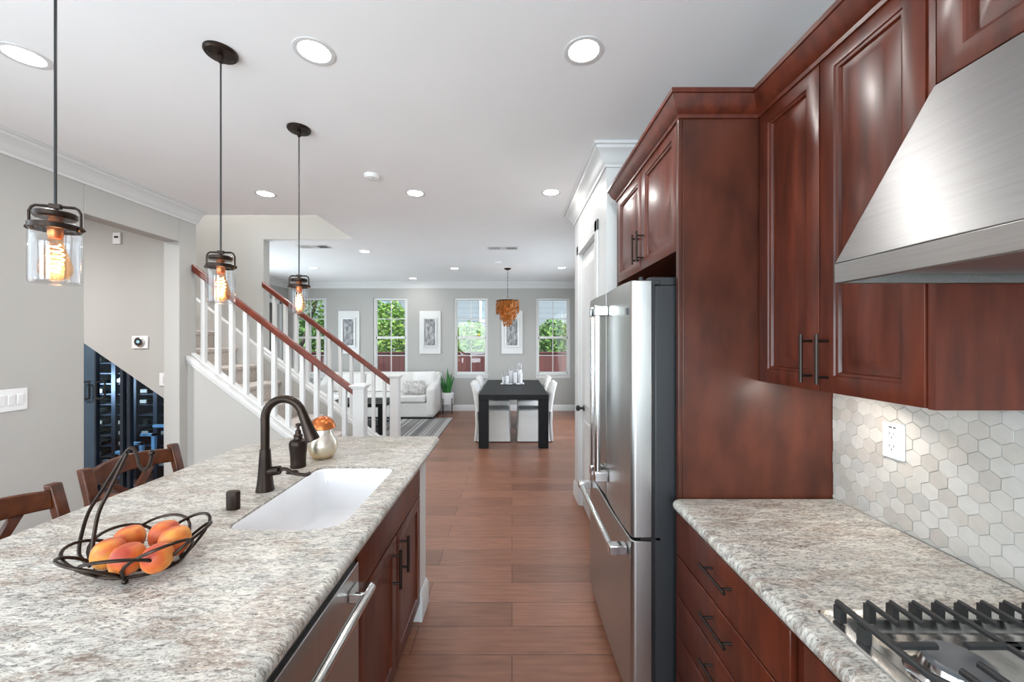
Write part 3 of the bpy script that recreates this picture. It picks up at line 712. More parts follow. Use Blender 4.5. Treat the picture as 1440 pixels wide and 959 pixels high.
# cooktop
ck = thing('gas_cooktop', (.95,.43,.914), 'stainless steel gas cooktop with black iron grates set in the countertop', 'cooktop')
CX0, CX1, CY0, CY1 = .690, 1.222, -.03, .887
def ckl(i, z): return [(x,y,z) for x,y in rrect(CX0+i,CX1-i,CY0+i,CY1-i,max(.004,.012-i*.1),4)]
b_ = MB(); b_.loft([ckl(0,.9145),ckl(0,.9185),ckl(.003,.9205),ckl(.026,.9205),ckl(.031,.918),ckl(.048,.903),ckl(.054,.901)], cap0=False, cap1=True); b_.build('tray', M_steel, ck, angle=25)
b_ = MB(); GZ = .965
def gbar(p, w=.011, z0=GZ-.010, z1=GZ):
    """flat bar along a polyline in plan"""
    b_.sweep(p, [(w/2,z0),(w/2,z1-.003),(w/2-.003,z1),(-w/2+.003,z1),(-w/2,z1-.003),(-w/2,z0)])
def grate(y0, y1, far):
    global b_
    b_ = MB(); xa, xb = .712, 1.196
    gbar([(xa,y1),(xa,y0+.10),(xa+.05,y0+.03),(xa+.05,y0)]); gbar([(xb,y1),(xb,y0)])
    for X in [.777+.0497*k for k in range(8)]:
        ln = .155 if X in (.777+.0497*3,) or abs(X-.926)<.002 else .070
        gbar([(X,y1-.002),(X,y1-ln)], .0085)
        b_.box(X-.007,X+.007,y1-.014,y1+.002,.9208,GZ-.008); gbar([(X,y0+.002),(X,y0+.07)], .010)
    b_.box(xa-.007,xa+.007,y1-.016,y1+.002,.9225,GZ-.012); b_.box(xa-.007,xa+.007,y1-.075,y1-.055,.921,GZ-.012)
    b_.box(xb-.007,xb+.007,y1-.016,y1+.002,.9225,GZ-.012); b_.box(xb-.007,xb+.007,y0,y0+.016,.9225,GZ-.012); b_.box(xa+.043,xa+.057,y0,y0+.016,.9225,GZ-.012)
    for bx_, by_ in ((.822,y1-.135),(1.075,y1-.135)):
        gbar([(bx_-.11 if bx_<.9 else bx_-.15,by_+.012),(bx_-.028,by_+.012)]); gbar([(bx_+.028,by_+.012),(bx_+.125 if bx_<.9 else bx_+.12,by_+.012)])
        gbar([(bx_+.003,by_-.03),(bx_+.003,y0+.005)]); gbar([(bx_-.045,by_-.045),(bx_-.045,y0+.005)])
    gbar([(.7615,y0+.006),(xb,y0+.006)])
    return b_.build('grate', M_iron, ck, bevel=0, angle=30)
for y0, y1 in ((.565,.853),(.270,.558),(-.012,.263)): grate(y0, y1, y1 > .8)
for bx_, by_, rr in ((.822,.718,.050),(1.075,.718,.042),(.95,.415,.060),(.822,.120,.042),(1.075,.120,.042)):
    m_ = MB(); m_.lathe((bx_,by_,.9012), [(rr+.024,0),(rr+.020,.005),(rr+.003,.012),(rr-.003,.033)], 28); bo = m_.build('burner', M_chrome, ck)
    m_ = MB(); m_.lathe((bx_,by_,.9343), [(rr-.002,0),(rr,.003),(rr,.008),(rr-.004,.011),(.002,.012)], 28); m_.build('burner_cap', M_burner, bo)
for k in range(5):
    m_ = MB(); m_.lathe((.755,.03+.10*k,.9015), [(.017,0),(.017,.018),(.014,.022),(.001,.022)], 16); m_.build('control_knob', M_chrome, ck)

# ------------------------------------------------------------------ island
IX = -.465
def isl(i): return rrect(-1.60+i, IX-i, -1.0+i, 2.535-i, (.03,.03,.045,.33), 10)
hole = rrect(-.945,-.567,1.272,1.905,(.05,.085,.02,.03),8)
tag(slab('island_countertop', isl, .914, .040, hole), 'large speckled granite island top with a sink cut into it', 'countertop')
sk = thing('sink', (-.756,1.588,.68), 'white undermount sink in the granite island', 'sink')
def skl(i, z): return [(x,y,z) for x,y in rrect(-.945-i,-.567+i,1.272-i,1.905+i,(.05+max(i,-.03),.085+i,.045,.05),8)]
b_ = MB(); b_.loft([skl(.03,.8735),skl(.004,.8735),skl(-.0008,.876),skl(-.0008,.905),skl(-.004,.908),skl(-.007,.904),skl(-.008,.80),skl(-.012,.72),skl(-.022,.695),skl(-.045,.684)], cap0=False)
b_.loft([skl(.03,.8735),skl(.03,.862),skl(.008,.858),skl(.004,.70),skl(-.02,.670)], cap0=False)
b_.build('basin', M_porcelain, sk, angle=60)
b_ = MB(); b_.lathe((-.756,1.588,.684), [(.045,.0),(.045,.004),(.038,.005),(.030,-.001),(.001,-.001)], 24); b_.build('drain', M_chrome, sk)
b_ = MB(); b_.prism(rrect(1.50,1.545,.835,.850,.007), 'x', -.941, -.9375); b_.build('overflow_slot', M_dkgrey, sk)
CFX = -.50
sc_ = cabinet('sink_cabinet', (-.8,1.69,0), 'cherry two-door sink cabinet below the island granite')
c = MB(); c.box(-1.10,CFX-.020,1.262,1.282,.10,.872); c.box(-1.10,CFX-.020,2.098,2.118,.10,.872); c.box(-1.10,CFX-.020,1.282,2.098,.10,.12); c.box(-1.12,-1.10,1.262,2.118,.10,.872); c.box(CFX-.042,CFX-.022,1.282,2.098,.70,.872); c.box(-1.1,CFX-.08,1.262,2.118,0,.10)
c.build('carcass', M_cherry, sc_)
m_ = MB(); m_.panel(1.264,2.116,.700,.868,FLAT,face_posx(CFX)); m_.build('false_drawer', M_cherry, sc_)
for y0, y1, hy in ((1.264,1.686,1.628),(1.694,2.116,1.748)):
    m_ = MB(); m_.panel(y0,y1,.108,.692,SHAKER,face_posx(CFX)); dd = m_.build('door', M_cherry, sc_); pull(dd, (CFX,hy,.575), 'z', .16, (.035,0,0), r=.0065)
dw = thing('dishwasher', (-.8,.955,0), 'stainless steel dishwasher with tubular handle under the island top', 'dishwasher')
MB().box(-1.08,CFX-.032,.662,1.252,.10,.868).build('tub', M_dkgrey, dw, smooth=False)
m_ = MB(); m_.box(CFX-.03,CFX+.008,.660,1.252,.11,.822); dd = m_.build('door', M_steel_v, dw, bevel=.003)
m_ = MB(); m_.box(CFX-.03,CFX-.004,.660,1.252,.822,.866); m_.build('control_strip', M_black, dw, bevel=.002)
b_ = MB(); b_.cyl((CFX+.058,.690,.757),(CFX+.058,1.222,.757),.0150,16); b_.build('handle', M_chrome, dd)
for y in (.715,1.197): MB().box(CFX+.008,CFX+.062,y-.030,y+.030,.740,.774).build('handle_bracket', M_chrome, dd, bevel=.005)
MB().box(-1.08,CFX-.07,.662,1.252,0,.10).build('toe_plate', M_black, dw, smooth=False)
nb_ = cabinet('island_cabinet', (-.8,.2,0), 'cherry base cabinet on the near side of the dishwasher')
MB().box(-1.10,CFX-.02,-.55,.652,0,.872).build('carcass', M_cherry, nb_)
m_ = MB(); m_.panel(-.54,.648,.108,.868,DOOR,face_posx(CFX)); m_.build('door', M_cherry, nb_)
w = MB(); w.box(-1.18,CFX-.003,2.122,2.27,0,.873); w.box(-1.22,-1.13,-.55,2.27,0,.873)
struct('wall_island', w, M_trim, smooth=False)
b_ = MB(); b_.sweep([(CFX-.004,2.118),(CFX-.004,2.27),(-1.18,2.27)], [(-o,z) for o,z in [(0,0),(.016,0),(.016,.125),(.006,.15),(0,.15)]]); struct('baseboard_island', b_, M_trim, bevel=.002)

# faucet
fx, fy = -1.018, 1.607
fa = thing('kitchen_faucet', (fx,fy,.914), 'dark bronze gooseneck faucet beside the white sink', 'faucet')
b_ = MB(); b_.lathe((fx,fy,.914), [(.034,0),(.034,.006),(.031,.02),(.026,.07),(.0215,.14),(.0195,.17)], 24); b_.build('base', M_bronze, fa)
pts = [(fx,fy,1.08),(fx,fy,1.19)]; cx_ = fx+.078
for i in range(0,13): a = R(180-165*i/12); pts.append((cx_+.078*math.cos(a), fy, 1.213+.078*math.sin(a)))
b_ = MB(); b_.tube(pts, .0165, 16); b_.build('spout', M_bronze, fa)
e_ = Vector(pts[-1]); dr_ = (Vector(pts[-1])-Vector(pts[-2])).normalized()
dr_ = Vector((.36,0,-.93)).normalized()
b_ = MB(); b_.tube([e_-dr_*.005, e_+dr_*.03, e_+dr_*.075, e_+dr_*.118, e_+dr_*.122], [.0175,.019,.0235,.028,.024], 18); b_.build('spray_head', M_bronze, fa)
b_ = MB(); b_.tube([(fx+.016,fy,.992),(fx+.060,fy,.998)], [.019,.018], 16); b_.tube(spline([(fx+.058,fy,1.000),(fx+.085,fy,1.002),(fx+.12,fy,.985),(fx+.165,fy,.978),(fx+.185,fy,.985)]), .0075, 10); b_.build('lever', M_bronze, fa)
b_ = MB(); b_.lathe((-1.03,1.825,.9142), [(.026,0),(.026,.003),(.02,.005),(.016,.003),(.001,.003)], 24)
tag(b_.build('hole_cover', M_bronze), 'flat dark bronze ring set in the granite between faucet and soap dispenser', 'hole cover')
b_ = MB(); b_.loft([[(-1.023+rx_*math.cos(2*math.pi*i/24), 1.43+ry_*math.sin(2*math.pi*i/24), z) for i in range(24)] for rx_,ry_,z in ((.024,.017,.9142),(.024,.017,.975),(.022,.015,.979),(.001,.001,.980))])
tag(b_.build('air_switch', M_bronze), 'short dark oval button on the granite in front of the faucet', 'switch')
sd = thing('soap_dispenser', (-1.046,1.907,.914), 'dark brown soap dispenser bottle standing behind the faucet', 'soap dispenser')
b_ = MB(); b_.lathe((-1.046,1.907,.9142), [(.034,0),(.036,.004),(.034,.02),(.036,.06),(.041,.105),(.041,.118),(.036,.130),(.020,.138),(.018,.150)], 28); b_.build('bottle', M_bronze, sd)
b_ = MB(); b_.lathe((-1.046,1.907,1.064), [(.021,0),(.021,.006),(.014,.012),(.012,.030),(.006,.034),(.006,.048),(.012,.050),(.012,.062),(.004,.065)], 18); b_.tube([(-1.046,1.907,1.122),(-1.02,1.895,1.124),(-1.005,1.888,1.116)], .005, 8); b_.build('pump', M_bronze, sd)
# mushroom-shaped jar
m, n, l, b = nt('silver and gold leaf glaze')
tc = n.new('ShaderNodeTexCoord'); sp = n.new('ShaderNodeSeparateXYZ'); nz = n.new('ShaderNodeTexNoise'); nz.inputs['Scale'].default_value = 14; nz.inputs['Detail'].default_value = 5
ad = n.new('ShaderNodeMath'); ad.operation = 'MULTIPLY_ADD'; ad.inputs[1].default_value = .10
rp = n.new('ShaderNodeValToRGB'); e = rp.color_ramp.elements; e[0].position = .04; e[0].color = (.68,.44,.16,1); e[1].position = .15; e[1].color = (.72,.66,.58,1); k_ = e.new(.10); k_.color = (.66,.58,.44,1)
l.new(tc.outputs['Object'], nz.inputs['Vector']); l.new(tc.outputs['Object'], sp.inputs[0]); l.new(nz.outputs['Fac'], ad.inputs[0]); l.new(sp.outputs['Z'], ad.inputs[2])
l.new(ad.outputs[0], rp.inputs[0]); l.new(rp.outputs[0], b.inputs['Base Color']); b.inputs['Metallic'].default_value = .75; b.inputs['Roughness'].default_value = .3
M_goldsilver = m
mj = thing('mushroom_jar', (-1.0,2.058,.914), 'silver and gold mushroom-shaped jar with copper cap beside the soap dispenser', 'ornament')
b_ = MB(); b_.lathe((-1.0,2.058,.9142), [(.038,0),(.048,.004),(.066,.030),(.073,.062),(.068,.092),(.052,.118),(.044,.135),(.044,.165)], 32); b_.build('jar', M_goldsilver, mj)
b_ = MB(); b_.lathe((-1.0,2.058,1.068), [(.040,.004),(.058,.0),(.0635,.005),(.062,.018),(.053,.040),(.036,.056),(.014,.064),(.001,.065)], 32); b_.build('cap', M_copper, mj)

# fruit basket and peaches
bx_, by_ = -1.005, 1.055
fb_ = thing('fruit_basket', (bx_,by_,.914), 'dark wire fruit basket with a tall banana hook on the granite island', 'basket')
def ell(rx, ry, z, n=40, ox=0, oy=0): return [(bx_+ox+rx*math.cos(2*math.pi*i/n), by_+oy+ry*math.sin(2*math.pi*i/n), z) for i in range(n)]
b_ = MB(); b_.tube(ell(.100,.072,.931), .0042, 8, closed=True)
b_.tube(ell(.060,.036,.929), .0035, 8, closed=True)
for i in range(4):
    a = math.pi*i/4; b_.tube([(bx_+.100*math.cos(a),by_+.072*math.sin(a),.930),(bx_-.100*math.cos(a),by_-.072*math.sin(a),.930)], .003, 6)
b_.build('base_ring', M_bronze, fb_)
for i in range(8):
    a = 2*math.pi*(i+.35)/8; pt = []
    for k in range(17):
        t = k/16; s_ = math.sin(math.pi*t)**.62; th = a+(t-.5)*R(92)
        kx, ky = .098+.062*s_, .074+.074*s_; pt.append((bx_+kx*math.cos(th), by_+ky*math.sin(th), .931+.073*s_+.012*s_*math.cos(a+.4)))
    b_ = MB(); b_.tube(pt, .0042, 8); b_.build('petal_wire', M_bronze, fb_)
ha = [q(*p) for p in ((127,797,1.03),(114,785,1.04),(111,775,1.05),(114,755,1.06),(125,720,1.06),(147,685,1.06),(177,637,1.06),(187,631,1.06),(193,642,1.06),(196,655,1.06),(204,661,1.06),(211,652,1.06),(214,637,1.06))]
hb = [q(*p) for p in ((166,793,1.01),(140,786,1.01),(131,772,1.015),(133,748,1.025),(140,718,1.035),(155,688,1.045),(179,638,1.057))]
b_ = MB(); b_.tube(spline(ha), .0045, 8); b_.tube(spline(hb), .0045, 8); b_.ball(ha[-1], .008); b_.build('banana_hook', M_bronze, fb_)
for a in (R(-75), R(45), R(165)):
    X, Y = bx_+.098*math.cos(a), by_+.071*math.sin(a); b_ = MB(); b_.ball((X,Y,.9215), .0072); b_.build('foot', M_bronze, fb_)
PEACH = [(-1.082,1.102,.970,.037,'ripe peach at the back left of the wire basket'),(-1.003,1.125,.972,.038,'ripe peach at the very back of the wire basket'),
 (-.930,1.075,.980,.038,'ripe peach on the right side of the wire basket'),(-1.066,1.030,.970,.037,'ripe peach at the far left of the wire basket'),
 (-.987,1.000,.972,.038,'large ripe peach at the front middle of the wire basket'),(-.914,1.005,.972,.035,'ripe peach at the front right of the wire basket')]
def peach(p):
    x, y, z, r_, lab = p; loops = []; n_, m_ = 20, 12
    mb = MB()
    for k in range(m_+1):
        t = max(.02, min(math.pi-.02, math.pi*k/m_)); lp = []
        for i in range(n_):
            a = 2*math.pi*i/n_; dent = 1-.06*math.exp(-((a-math.pi)/.25)**2)*math.sin(t); zz = -math.cos(t)
            if zz > .8: zz -= (zz-.8)*.9
            lp.append((x+.95*r_*math.sin(t)*math.cos(a)*dent, y+r_*math.sin(t)*math.sin(a)*dent, z+r_*1.08*zz))
        loops.append(lp)
    mb.loft(loops); o = mb.build('peach', M_peach, origin=(x,y,z-r_)); tag(o, lab, 'peach', 'peaches in the wire basket'); return o
for p in PEACH: peach(p)
# ------------------------------------------------------------------ bar stools
def stool(loc, rz, label):
    """origin on the floor under the seat; back towards local -X"""
    t = thing('bar_stool', (0,0,0), label, 'bar stool', 'wooden bar stools at the island')
    s_ = MB(); s_.prism(rrect(-.21,.21,-.22,.22,.07), 'z', .615, .655); s_.build('seat', M_cherry_dark, t, bevel=.012, seg=3)
    for sy in (-1,1):
        b_ = MB(); b_.tube([(.18,sy*.19,0),(.17,sy*.18,.615)], .021, 10); b_.build('leg', M_cherry_dark, t)
        pr = []
        for z, x in ((0,-.20),(.30,-.19),(.62,-.185),(.80,-.20),(.975,-.245)): pr.append((x,z))
        b_ = MB(); b_.prism([(x-.017,z) for x,z in pr]+[(x+.017,z) for x,z in pr[::-1]], 'y', sy*.207-.021, sy*.207+.021); b_.build('leg', M_cherry_dark, t, bevel=.006)
    def backx(z): return -.185-max(0,(z-.62))*.165
    b_ = MB(); lp = []
    for i in range(13):
        u = -1+2*i/12; Y = u*.187; bow = -.055*(1-u*u)
        lp.append([(backx(.90)+bow-.012,Y,.885+.010*(1-u*u)),(backx(.90)+bow+.012,Y,.885+.010*(1-u*u)),(backx(.95)+bow+.012,Y,.955+.018*(1-u*u)),(backx(.95)+bow-.012,Y,.955+.018*(1-u*u))])
    b_.loft(lp); b_.build('top_rail', M_cherry_dark, t, bevel=.005)
    for sy in (-1,1):
        b_ = MB(); ctl = [(backx(.895)-.045,sy*.12,.895),(backx(.85)-.04,sy*.075,.85),(backx(.80)-.035,sy*.03,.80),(backx(.74)-.02,sy*.05,.74),(backx(.67)-.005,sy*.12,.67)]
        b_.loft([[(p[0]-.008,p[1]-.020,p[2]),(p[0]+.008,p[1]-.020,p[2]),(p[0]+.008,p[1]+.020,p[2]),(p[0]-.008,p[1]+.020,p[2])] for p in spline(ctl,4)]); b_.build('splat', M_cherry_dark, t)
    b_ = MB(); b_.box(backx(.68)-.012,backx(.68)+.012,-.187,.187,.655,.70); b_.build('lower_rail', M_cherry_dark, t, bevel=.004)
    for sy in (-1,1): MB().cyl((.172,sy*.182,.25),(-.188,sy*.21,.25),.012).build('stretcher', M_cherry_dark, t)
    MB().cyl((.176,-.185,.20),(.176,.185,.20),.013).build('foot_rest', M_cherry_dark, t)
    t.location = loc; t.rotation_euler.z = rz; return t
s1 = stool((-1.600,1.885,0), R(-3), 'dark wooden bar stool in front of the wine cellar opening')
s2 = dup(s1, (-1.535,1.325,0), R(3), 'dark wooden bar stool on the near side, next to the light switches')

# ------------------------------------------------------------------ pendants
def pendant(loc):
    """origin at the ceiling"""
    t = thing('pendant_light', (0,0,0), None, 'pendant light', 'glass jar pendants over the island')
    b_ = MB(); b_.lathe((0,0,0), [(.066,0),(.066,-.010),(.060,-.017),(.012,-.022),(.009,-.050),(.004,-.053)], 28); cn = b_.build('canopy', M_bronze, t)
    for a in (.5,.5+math.pi): MB().lathe((.042*math.cos(a),.042*math.sin(a),-.018), [(.007,0),(.006,-.005),(.001,-.006)], 10).build('screw', M_black, cn)
    J = -.845                                                     # jar top
    JN = -.9315
    MB().cyl((0,0,-.05),(0,0,JN+.040),.0036,8).build('cord', M_black, t)
    b_ = MB(); hw = .082
    b_.tube([(-hw,0,J-.030),(-hw,0,J+.022),(-hw+.008,0,J+.036),(-hw+.020,0,J+.042),(hw-.020,0,J+.042),(hw-.008,0,J+.036),(hw,0,J+.022),(hw,0,J-.030)], .0048, 8)
    for s_ in (-1,1): b_.lathe((s_*hw,0,J-.032), [(.004,.012),(.013,.004),(.015,-.002),(.008,-.008),(.001,-.009)], 12)
    b_.box(-.018,.018,-.008,.008,J+.034,J+.050); b_.build('bail', M_bronze, t)
    b_ = MB(); b_.lathe((0,0,J), [(.060,.0),(.066,.006),(.066,.018),(.060,.022),(.010,.024),(.010,.036)], 32); b_.build('lid', M_bronze, t)
    b_ = MB(); b_.lathe((0,0,J), [(.074,-.040),(.079,-.038),(.079,-.022),(.074,-.020)], 32, cap=False); b_.lathe((0,0,J), [(.074,-.040),(.073,-.030),(.074,-.020)], 32, cap=False); b_.build('ring', M_bronze, t)
    b_ = MB(); b_.lathe((0,0,J), [(.020,.002),(.024,-.012),(.024,-.055),(.019,-.066)], 20); b_.build('socket', M_copper, t)
    b_ = MB(); b_.lathe((0,0,J), [(.062,-.002),(.064,-.014),(.070,-.020),(.0735,-.030),(.0765,-.046),(.078,-.060),(.078,-.212),(.074,-.219),(.002,-.221)], 36, cap=False)
    b_.lathe((0,0,J), [(.0735,-.062),(.0740,-.210),(.070,-.214),(.002,-.215)], 36, cap=False); b_.build('glass_jar', M_jar, t)
    b_ = MB(); b_.lathe((0,0,J), [(.0185,-.064),(.019,-.080),(.027,-.105),(.037,-.135),(.043,-.162),(.041,-.182),(.030,-.198),(.012,-.205),(.001,-.206)], 24, cap=False); bu = b_.build('bulb', M_bulbglass, t)
    pts = []
    for i in range(73):
        a = 2*math.pi*i/12; k = i/72; rr = .011+.010*math.sin(math.pi*min(1,k*1.1)); pts.append((rr*math.cos(a), rr*math.sin(a), J-.085-.098*k))
    b_ = MB(); b_.tube(pts, .0018, 6); b_.build('filament', M_fil, bu)
    for o in t.children_recursive:
        if o.name.split('.')[0] not in ('canopy','screw','cord'):
            for v in o.data.vertices: kk = .84 if o.name.startswith(('bulb','filament')) else .70; v.co = Vector((v.co.x*kk, v.co.y*kk, JN+(v.co.z-J)*.87))
    return t
pd = pendant(None); PEND = []
labs = ['near glass jar pendant light above the fruit basket','middle glass jar pendant light hanging in front of the stairs','far glass jar pendant light hanging over the soap dispenser']
for i, (px, py, rz) in enumerate(((78,None,20),(310.5,73,8),(420.5,181,4))):
    Y = (1.145, 1.737, 2.365)[i]; X = (px-720)*Y/F
    if i == 0: pd.location = (X,Y,CEIL); pd.rotation_euler.z = R(rz); pd['label'] = labs[0]
    else: dup(pd, (X,Y,CEIL), R(rz), labs[i])
    lamp('bulb_light', 'POINT', (X,Y,CEIL-1.06), 1.2, size=.02, color=(1,.62,.32))

# ------------------------------------------------------------------ ceiling fittings
def can(): 
    t = thing('recessed_light', (0,0,0), None, 'recessed light', 'recessed ceiling lights')
    b_ = MB(); b_.lathe((0,0,-.001), [(.088,0),(.087,-.002),(.084,-.003),(.068,-.002),(.066,.0)], 36, cap=False); b_.build('trim_ring', M_trim, t)
    b_ = MB(); b_.lathe((0,0,-.0015), [(.066,.0),(.060,-.001),(.001,-.001)], 36, cap=False); b_.build('lens', M_lens, t); return t
cp_ = can(); first = True
CANS = [(-2.207,1.763,'recessed light at the left above the near pendant'),(-.881,1.737,'large recessed light over the sink side of the island'),(.319,1.733,'large recessed light in front of the cherry cabinets'),
 (-2.16,3.415,'recessed light in front of the stairwell opening'),(-.844,3.40,'recessed light mid-ceiling beyond the smoke alarm'),(.339,3.38,'recessed light beside the white pantry moulding'),
 (-2.12,5.61,'small recessed light just right of the stairwell header'),(-1.02,6.93,'small recessed light to the left of the shell chandelier'),(.876,6.86,'small recessed light to the right of the shell chandelier'),(-2.04,8.03,'faint recessed light close to the far crown moulding'),(-3.50,6.86,'small recessed light seen through the stair opening')]
for x, y, lab in CANS:
    if first: cp_.location = (x,y,CEIL); cp_['label'] = lab; first = False
    else: dup(cp_, (x,y,CEIL), None, lab)
    lamp('can_light', 'AREA', (x,y,CEIL-.012), K_CAN*(1.0 if y < 4 else .9), (0,0,0), .12, color=(1,.97,.94))
def vent(x, y, lab):
    t = thing('ceiling_vent', (x,y,CEIL), lab, 'vent')
    b_ = MB()
    for a in ((-.21,.21,-.085,-.065),(-.21,.21,.065,.085),(-.21,-.19,-.065,.065),(.19,.21,-.065,.065),(-.05,.05,-.065,.065)): b_.box(x+a[0],x+a[1],y+a[2],y+a[3],CEIL-.008,CEIL)
    b_.build('frame', M_trim, t, bevel=.002)
    MB().box(x-.19,x+.19,y-.065,y+.065,CEIL-.002,CEIL-.001).build('duct', M_dkgrey, t, smooth=False)
    for s_ in (-1,1):
        b_ = MB()
        for k in range(7): xx = x+s_*(.06+.019*k); b_.prism([(xx,CEIL-.002),(xx+.003,CEIL-.002),(xx+s_*.010+.003,CEIL-.010),(xx+s_*.010,CEIL-.010)], 'y', y-.065, y+.065)
        b_.build('louvre', M_trim, t, smooth=False)
vent(-.128, 5.40, 'white ceiling vent in front of the shell chandelier'); vent(-2.70, 5.32, 'white ceiling vent seen just beyond the stairwell header')
def smoke(x, y, lab):
    t = thing('smoke_alarm', (x,y,CEIL), lab, 'smoke alarm')
    b_ = MB(); b_.lathe((x,y,CEIL), [(.058,0),(.058,-.012),(.050,-.026),(.030,-.032),(.001,-.033)], 28); b_.build('housing', M_white, t)
    b_ = MB(); b_.lathe((x+.02,y-.02,CEIL-.031), [(.004,0),(.003,-.003),(.001,-.003)], 10); b_.build('indicator', M_dkgrey, t)
smoke(-1.09, 3.03, 'round smoke alarm on the ceiling above the far end of the island'); smoke(-.22, 6.37, 'small round ceiling alarm just before the chandelier canopy')

# ------------------------------------------------------------------ wall fittings on the left
sp_ = thing('light_switch', (-3.15,2.44,1.085), 'white wide light switch plate with three rockers on the left wall', 'light switch')
MB().box(-3.150,-3.143,2.355,2.530,1.088,1.228).build('cover_plate', M_white, sp_, bevel=.004)
for k in range(3): yy = 2.397+.0455*k; MB().prism([(-3.143,1.125),(-3.138,1.125),(-3.134,1.191),(-3.143,1.191)], 'y', yy-.016, yy+.016).build('rocker', M_white, sp_, bevel=.002)
th = thing('thermostat', tuple(q(197,490,3.885)), 'round dark thermostat on a white square plate above the cellar', 'thermostat')
p0, p1 = q(186,491,3.885), q(209,473,3.885)
MB().box(p0.x,p1.x,3.876,3.89,p0.z,p1.z).build('mount_plate', M_white, th, bevel=.008)
cc = q(196,481,3.87); b_ = MB(); b_.lathe((cc.x,3.876,cc.z), [(.046,0),(.046,-.016),(.040,-.020),(.001,-.021)], 32, 'y'); dl = b_.build('dial', M_chrome, th)
b_ = MB(); b_.lathe((cc.x,3.8555,cc.z), [(.036,.001),(.036,-.001),(.001,-.0015)], 28, 'y'); b_.build('display', M_dkgrey, dl)
b_ = MB(); b_.lathe((cc.x,3.8540,cc.z), [(.016,.0005),(.016,-.0005),(.001,-.0008)], 20, 'y'); b_.build('readout', M_iceblue, dl)
p0, p1 = q(160.5,344,3.885), q(171,328,3.885)
sn = thing('door_chime', (p0.x,3.885,p0.z), 'small white sensor box high above the wine cellar', 'sensor')
MB().box(p0.x,p1.x,3.868,3.89,p0.z,p1.z).build('housing', M_white, sn, bevel=.004); MB().box((p0.x+p1.x)/2-.02,(p0.x+p1.x)/2+.02,3.866,3.868,p1.z-.055,p1.z-.035).build('grille', M_dkgrey, sn, smooth=False)
p0, p1 = q(224.5,543,3.885), q(230,525,3.885)
MBs = MB(); MBs.box(p0.x,p1.x+.03,3.880,3.89,p0.z,p1.z); MBs.box(p0.x+.025,p1.x+.005,3.876,3.880,p0.z+.03,p1.z-.03)
tag(MBs.build('wall_switch', M_white, bevel=.002), 'narrow white wall switch beside the passage edge, below the thermostat', 'light switch')
b_ = MB(); p_ = q(811,419,8.5); b_.box(1.395,1.42,8.36,8.42,p_.z-.06,p_.z+.06); tag(b_.build('alarm_sensor', M_white, bevel=.006), 'tiny white alarm sensor in the far right corner of the dining area', 'sensor')

# ------------------------------------------------------------------ dining area
TY0, TY1, TX0, TX1, TZ = 5.54, 7.66, -.478, .522, .766
tb = thing('dining_table', (.02,6.6,0), 'long black stained dining table with thick square legs', 'dining table')
MB().box(TX0,TX1,TY0,TY1,TZ-.075,TZ).build('tabletop', M_tableblack, tb, bevel=.004)
for sx, sy in ((0,0),(1,0),(0,1),(1,1)):
    x0 = TX0+.002 if sx == 0 else TX1-.142; y0 = TY0+.002 if sy == 0 else TY1-.142
    MB().box(x0,x0+.14,y0,y0+.14,0,TZ-.075).build('leg', M_tableblack, tb, bevel=.004)
def dchair(loc, rz, label):
    """faces +X; origin on the floor under the seat"""
    t = thing('dining_chair', (0,0,0), label, 'dining chair', 'slipcovered chairs at the dining table')
    L = []
    for z, g in ((0.015,.022),(.10,.014),(.30,.004),(.40,0),(.455,0),(.475,-.010),(.482,-.03)):
        L.append([(x,y,z) for x,y in rrect(-.22-g,.25+g,-.235-g,.235+g,.045)])
    b_ = MB(); b_.loft(L); b_.build('seat_cover', M_slip, t, angle=50)
    L = []
    for z, x, th_, w_ in ((.46,-.215,.050,.232),(.60,-.235,.048,.232),(.75,-.265,.044,.230),(.84,-.290,.042,.226),(.875,-.305,.040,.215),(.895,-.315,.025,.19),(.900,-.318,.008,.16)):
        L.append([(x+a,y,z) for a,y in rrect(-th_,th_,-w_,w_,min(.038,th_*.95))])
    b_ = MB(); b_.loft(L); b_.build('backrest_cover', M_slip, t, angle=50)
    L = []
    for z, x in ((.015,-.262),(.25,-.245),(.46,-.25)): L.append([(x+a,y,z) for a,y in rrect(-.02,.02,-.236,.236,.018)])
    b_ = MB(); b_.loft(L); b_.build('skirt', M_slip, t, angle=50)
    for sx in (-.2,.2):
        for sy in (-.19,.19): MB().box(sx-.02,sx+.02,sy-.02,sy+.02,0,.03).build('leg', M_cherry_dark, t, smooth=False)
    t.location = loc; t.rotation_euler.z = rz; return t
c1 = dchair((-.29,6.13,0), 0, 'white slipcovered dining chair on the left side, nearer the kitchen')
dup(c1, (-.29,7.02,0), 0, 'white slipcovered dining chair on the left side, nearer the windows')
dup(c1, (.345,6.13,0), math.pi, 'white slipcovered dining chair on the right side, nearer the kitchen')
dup(c1, (.345,7.02,0), math.pi, 'white slipcovered dining chair on the right side, nearer the windows')
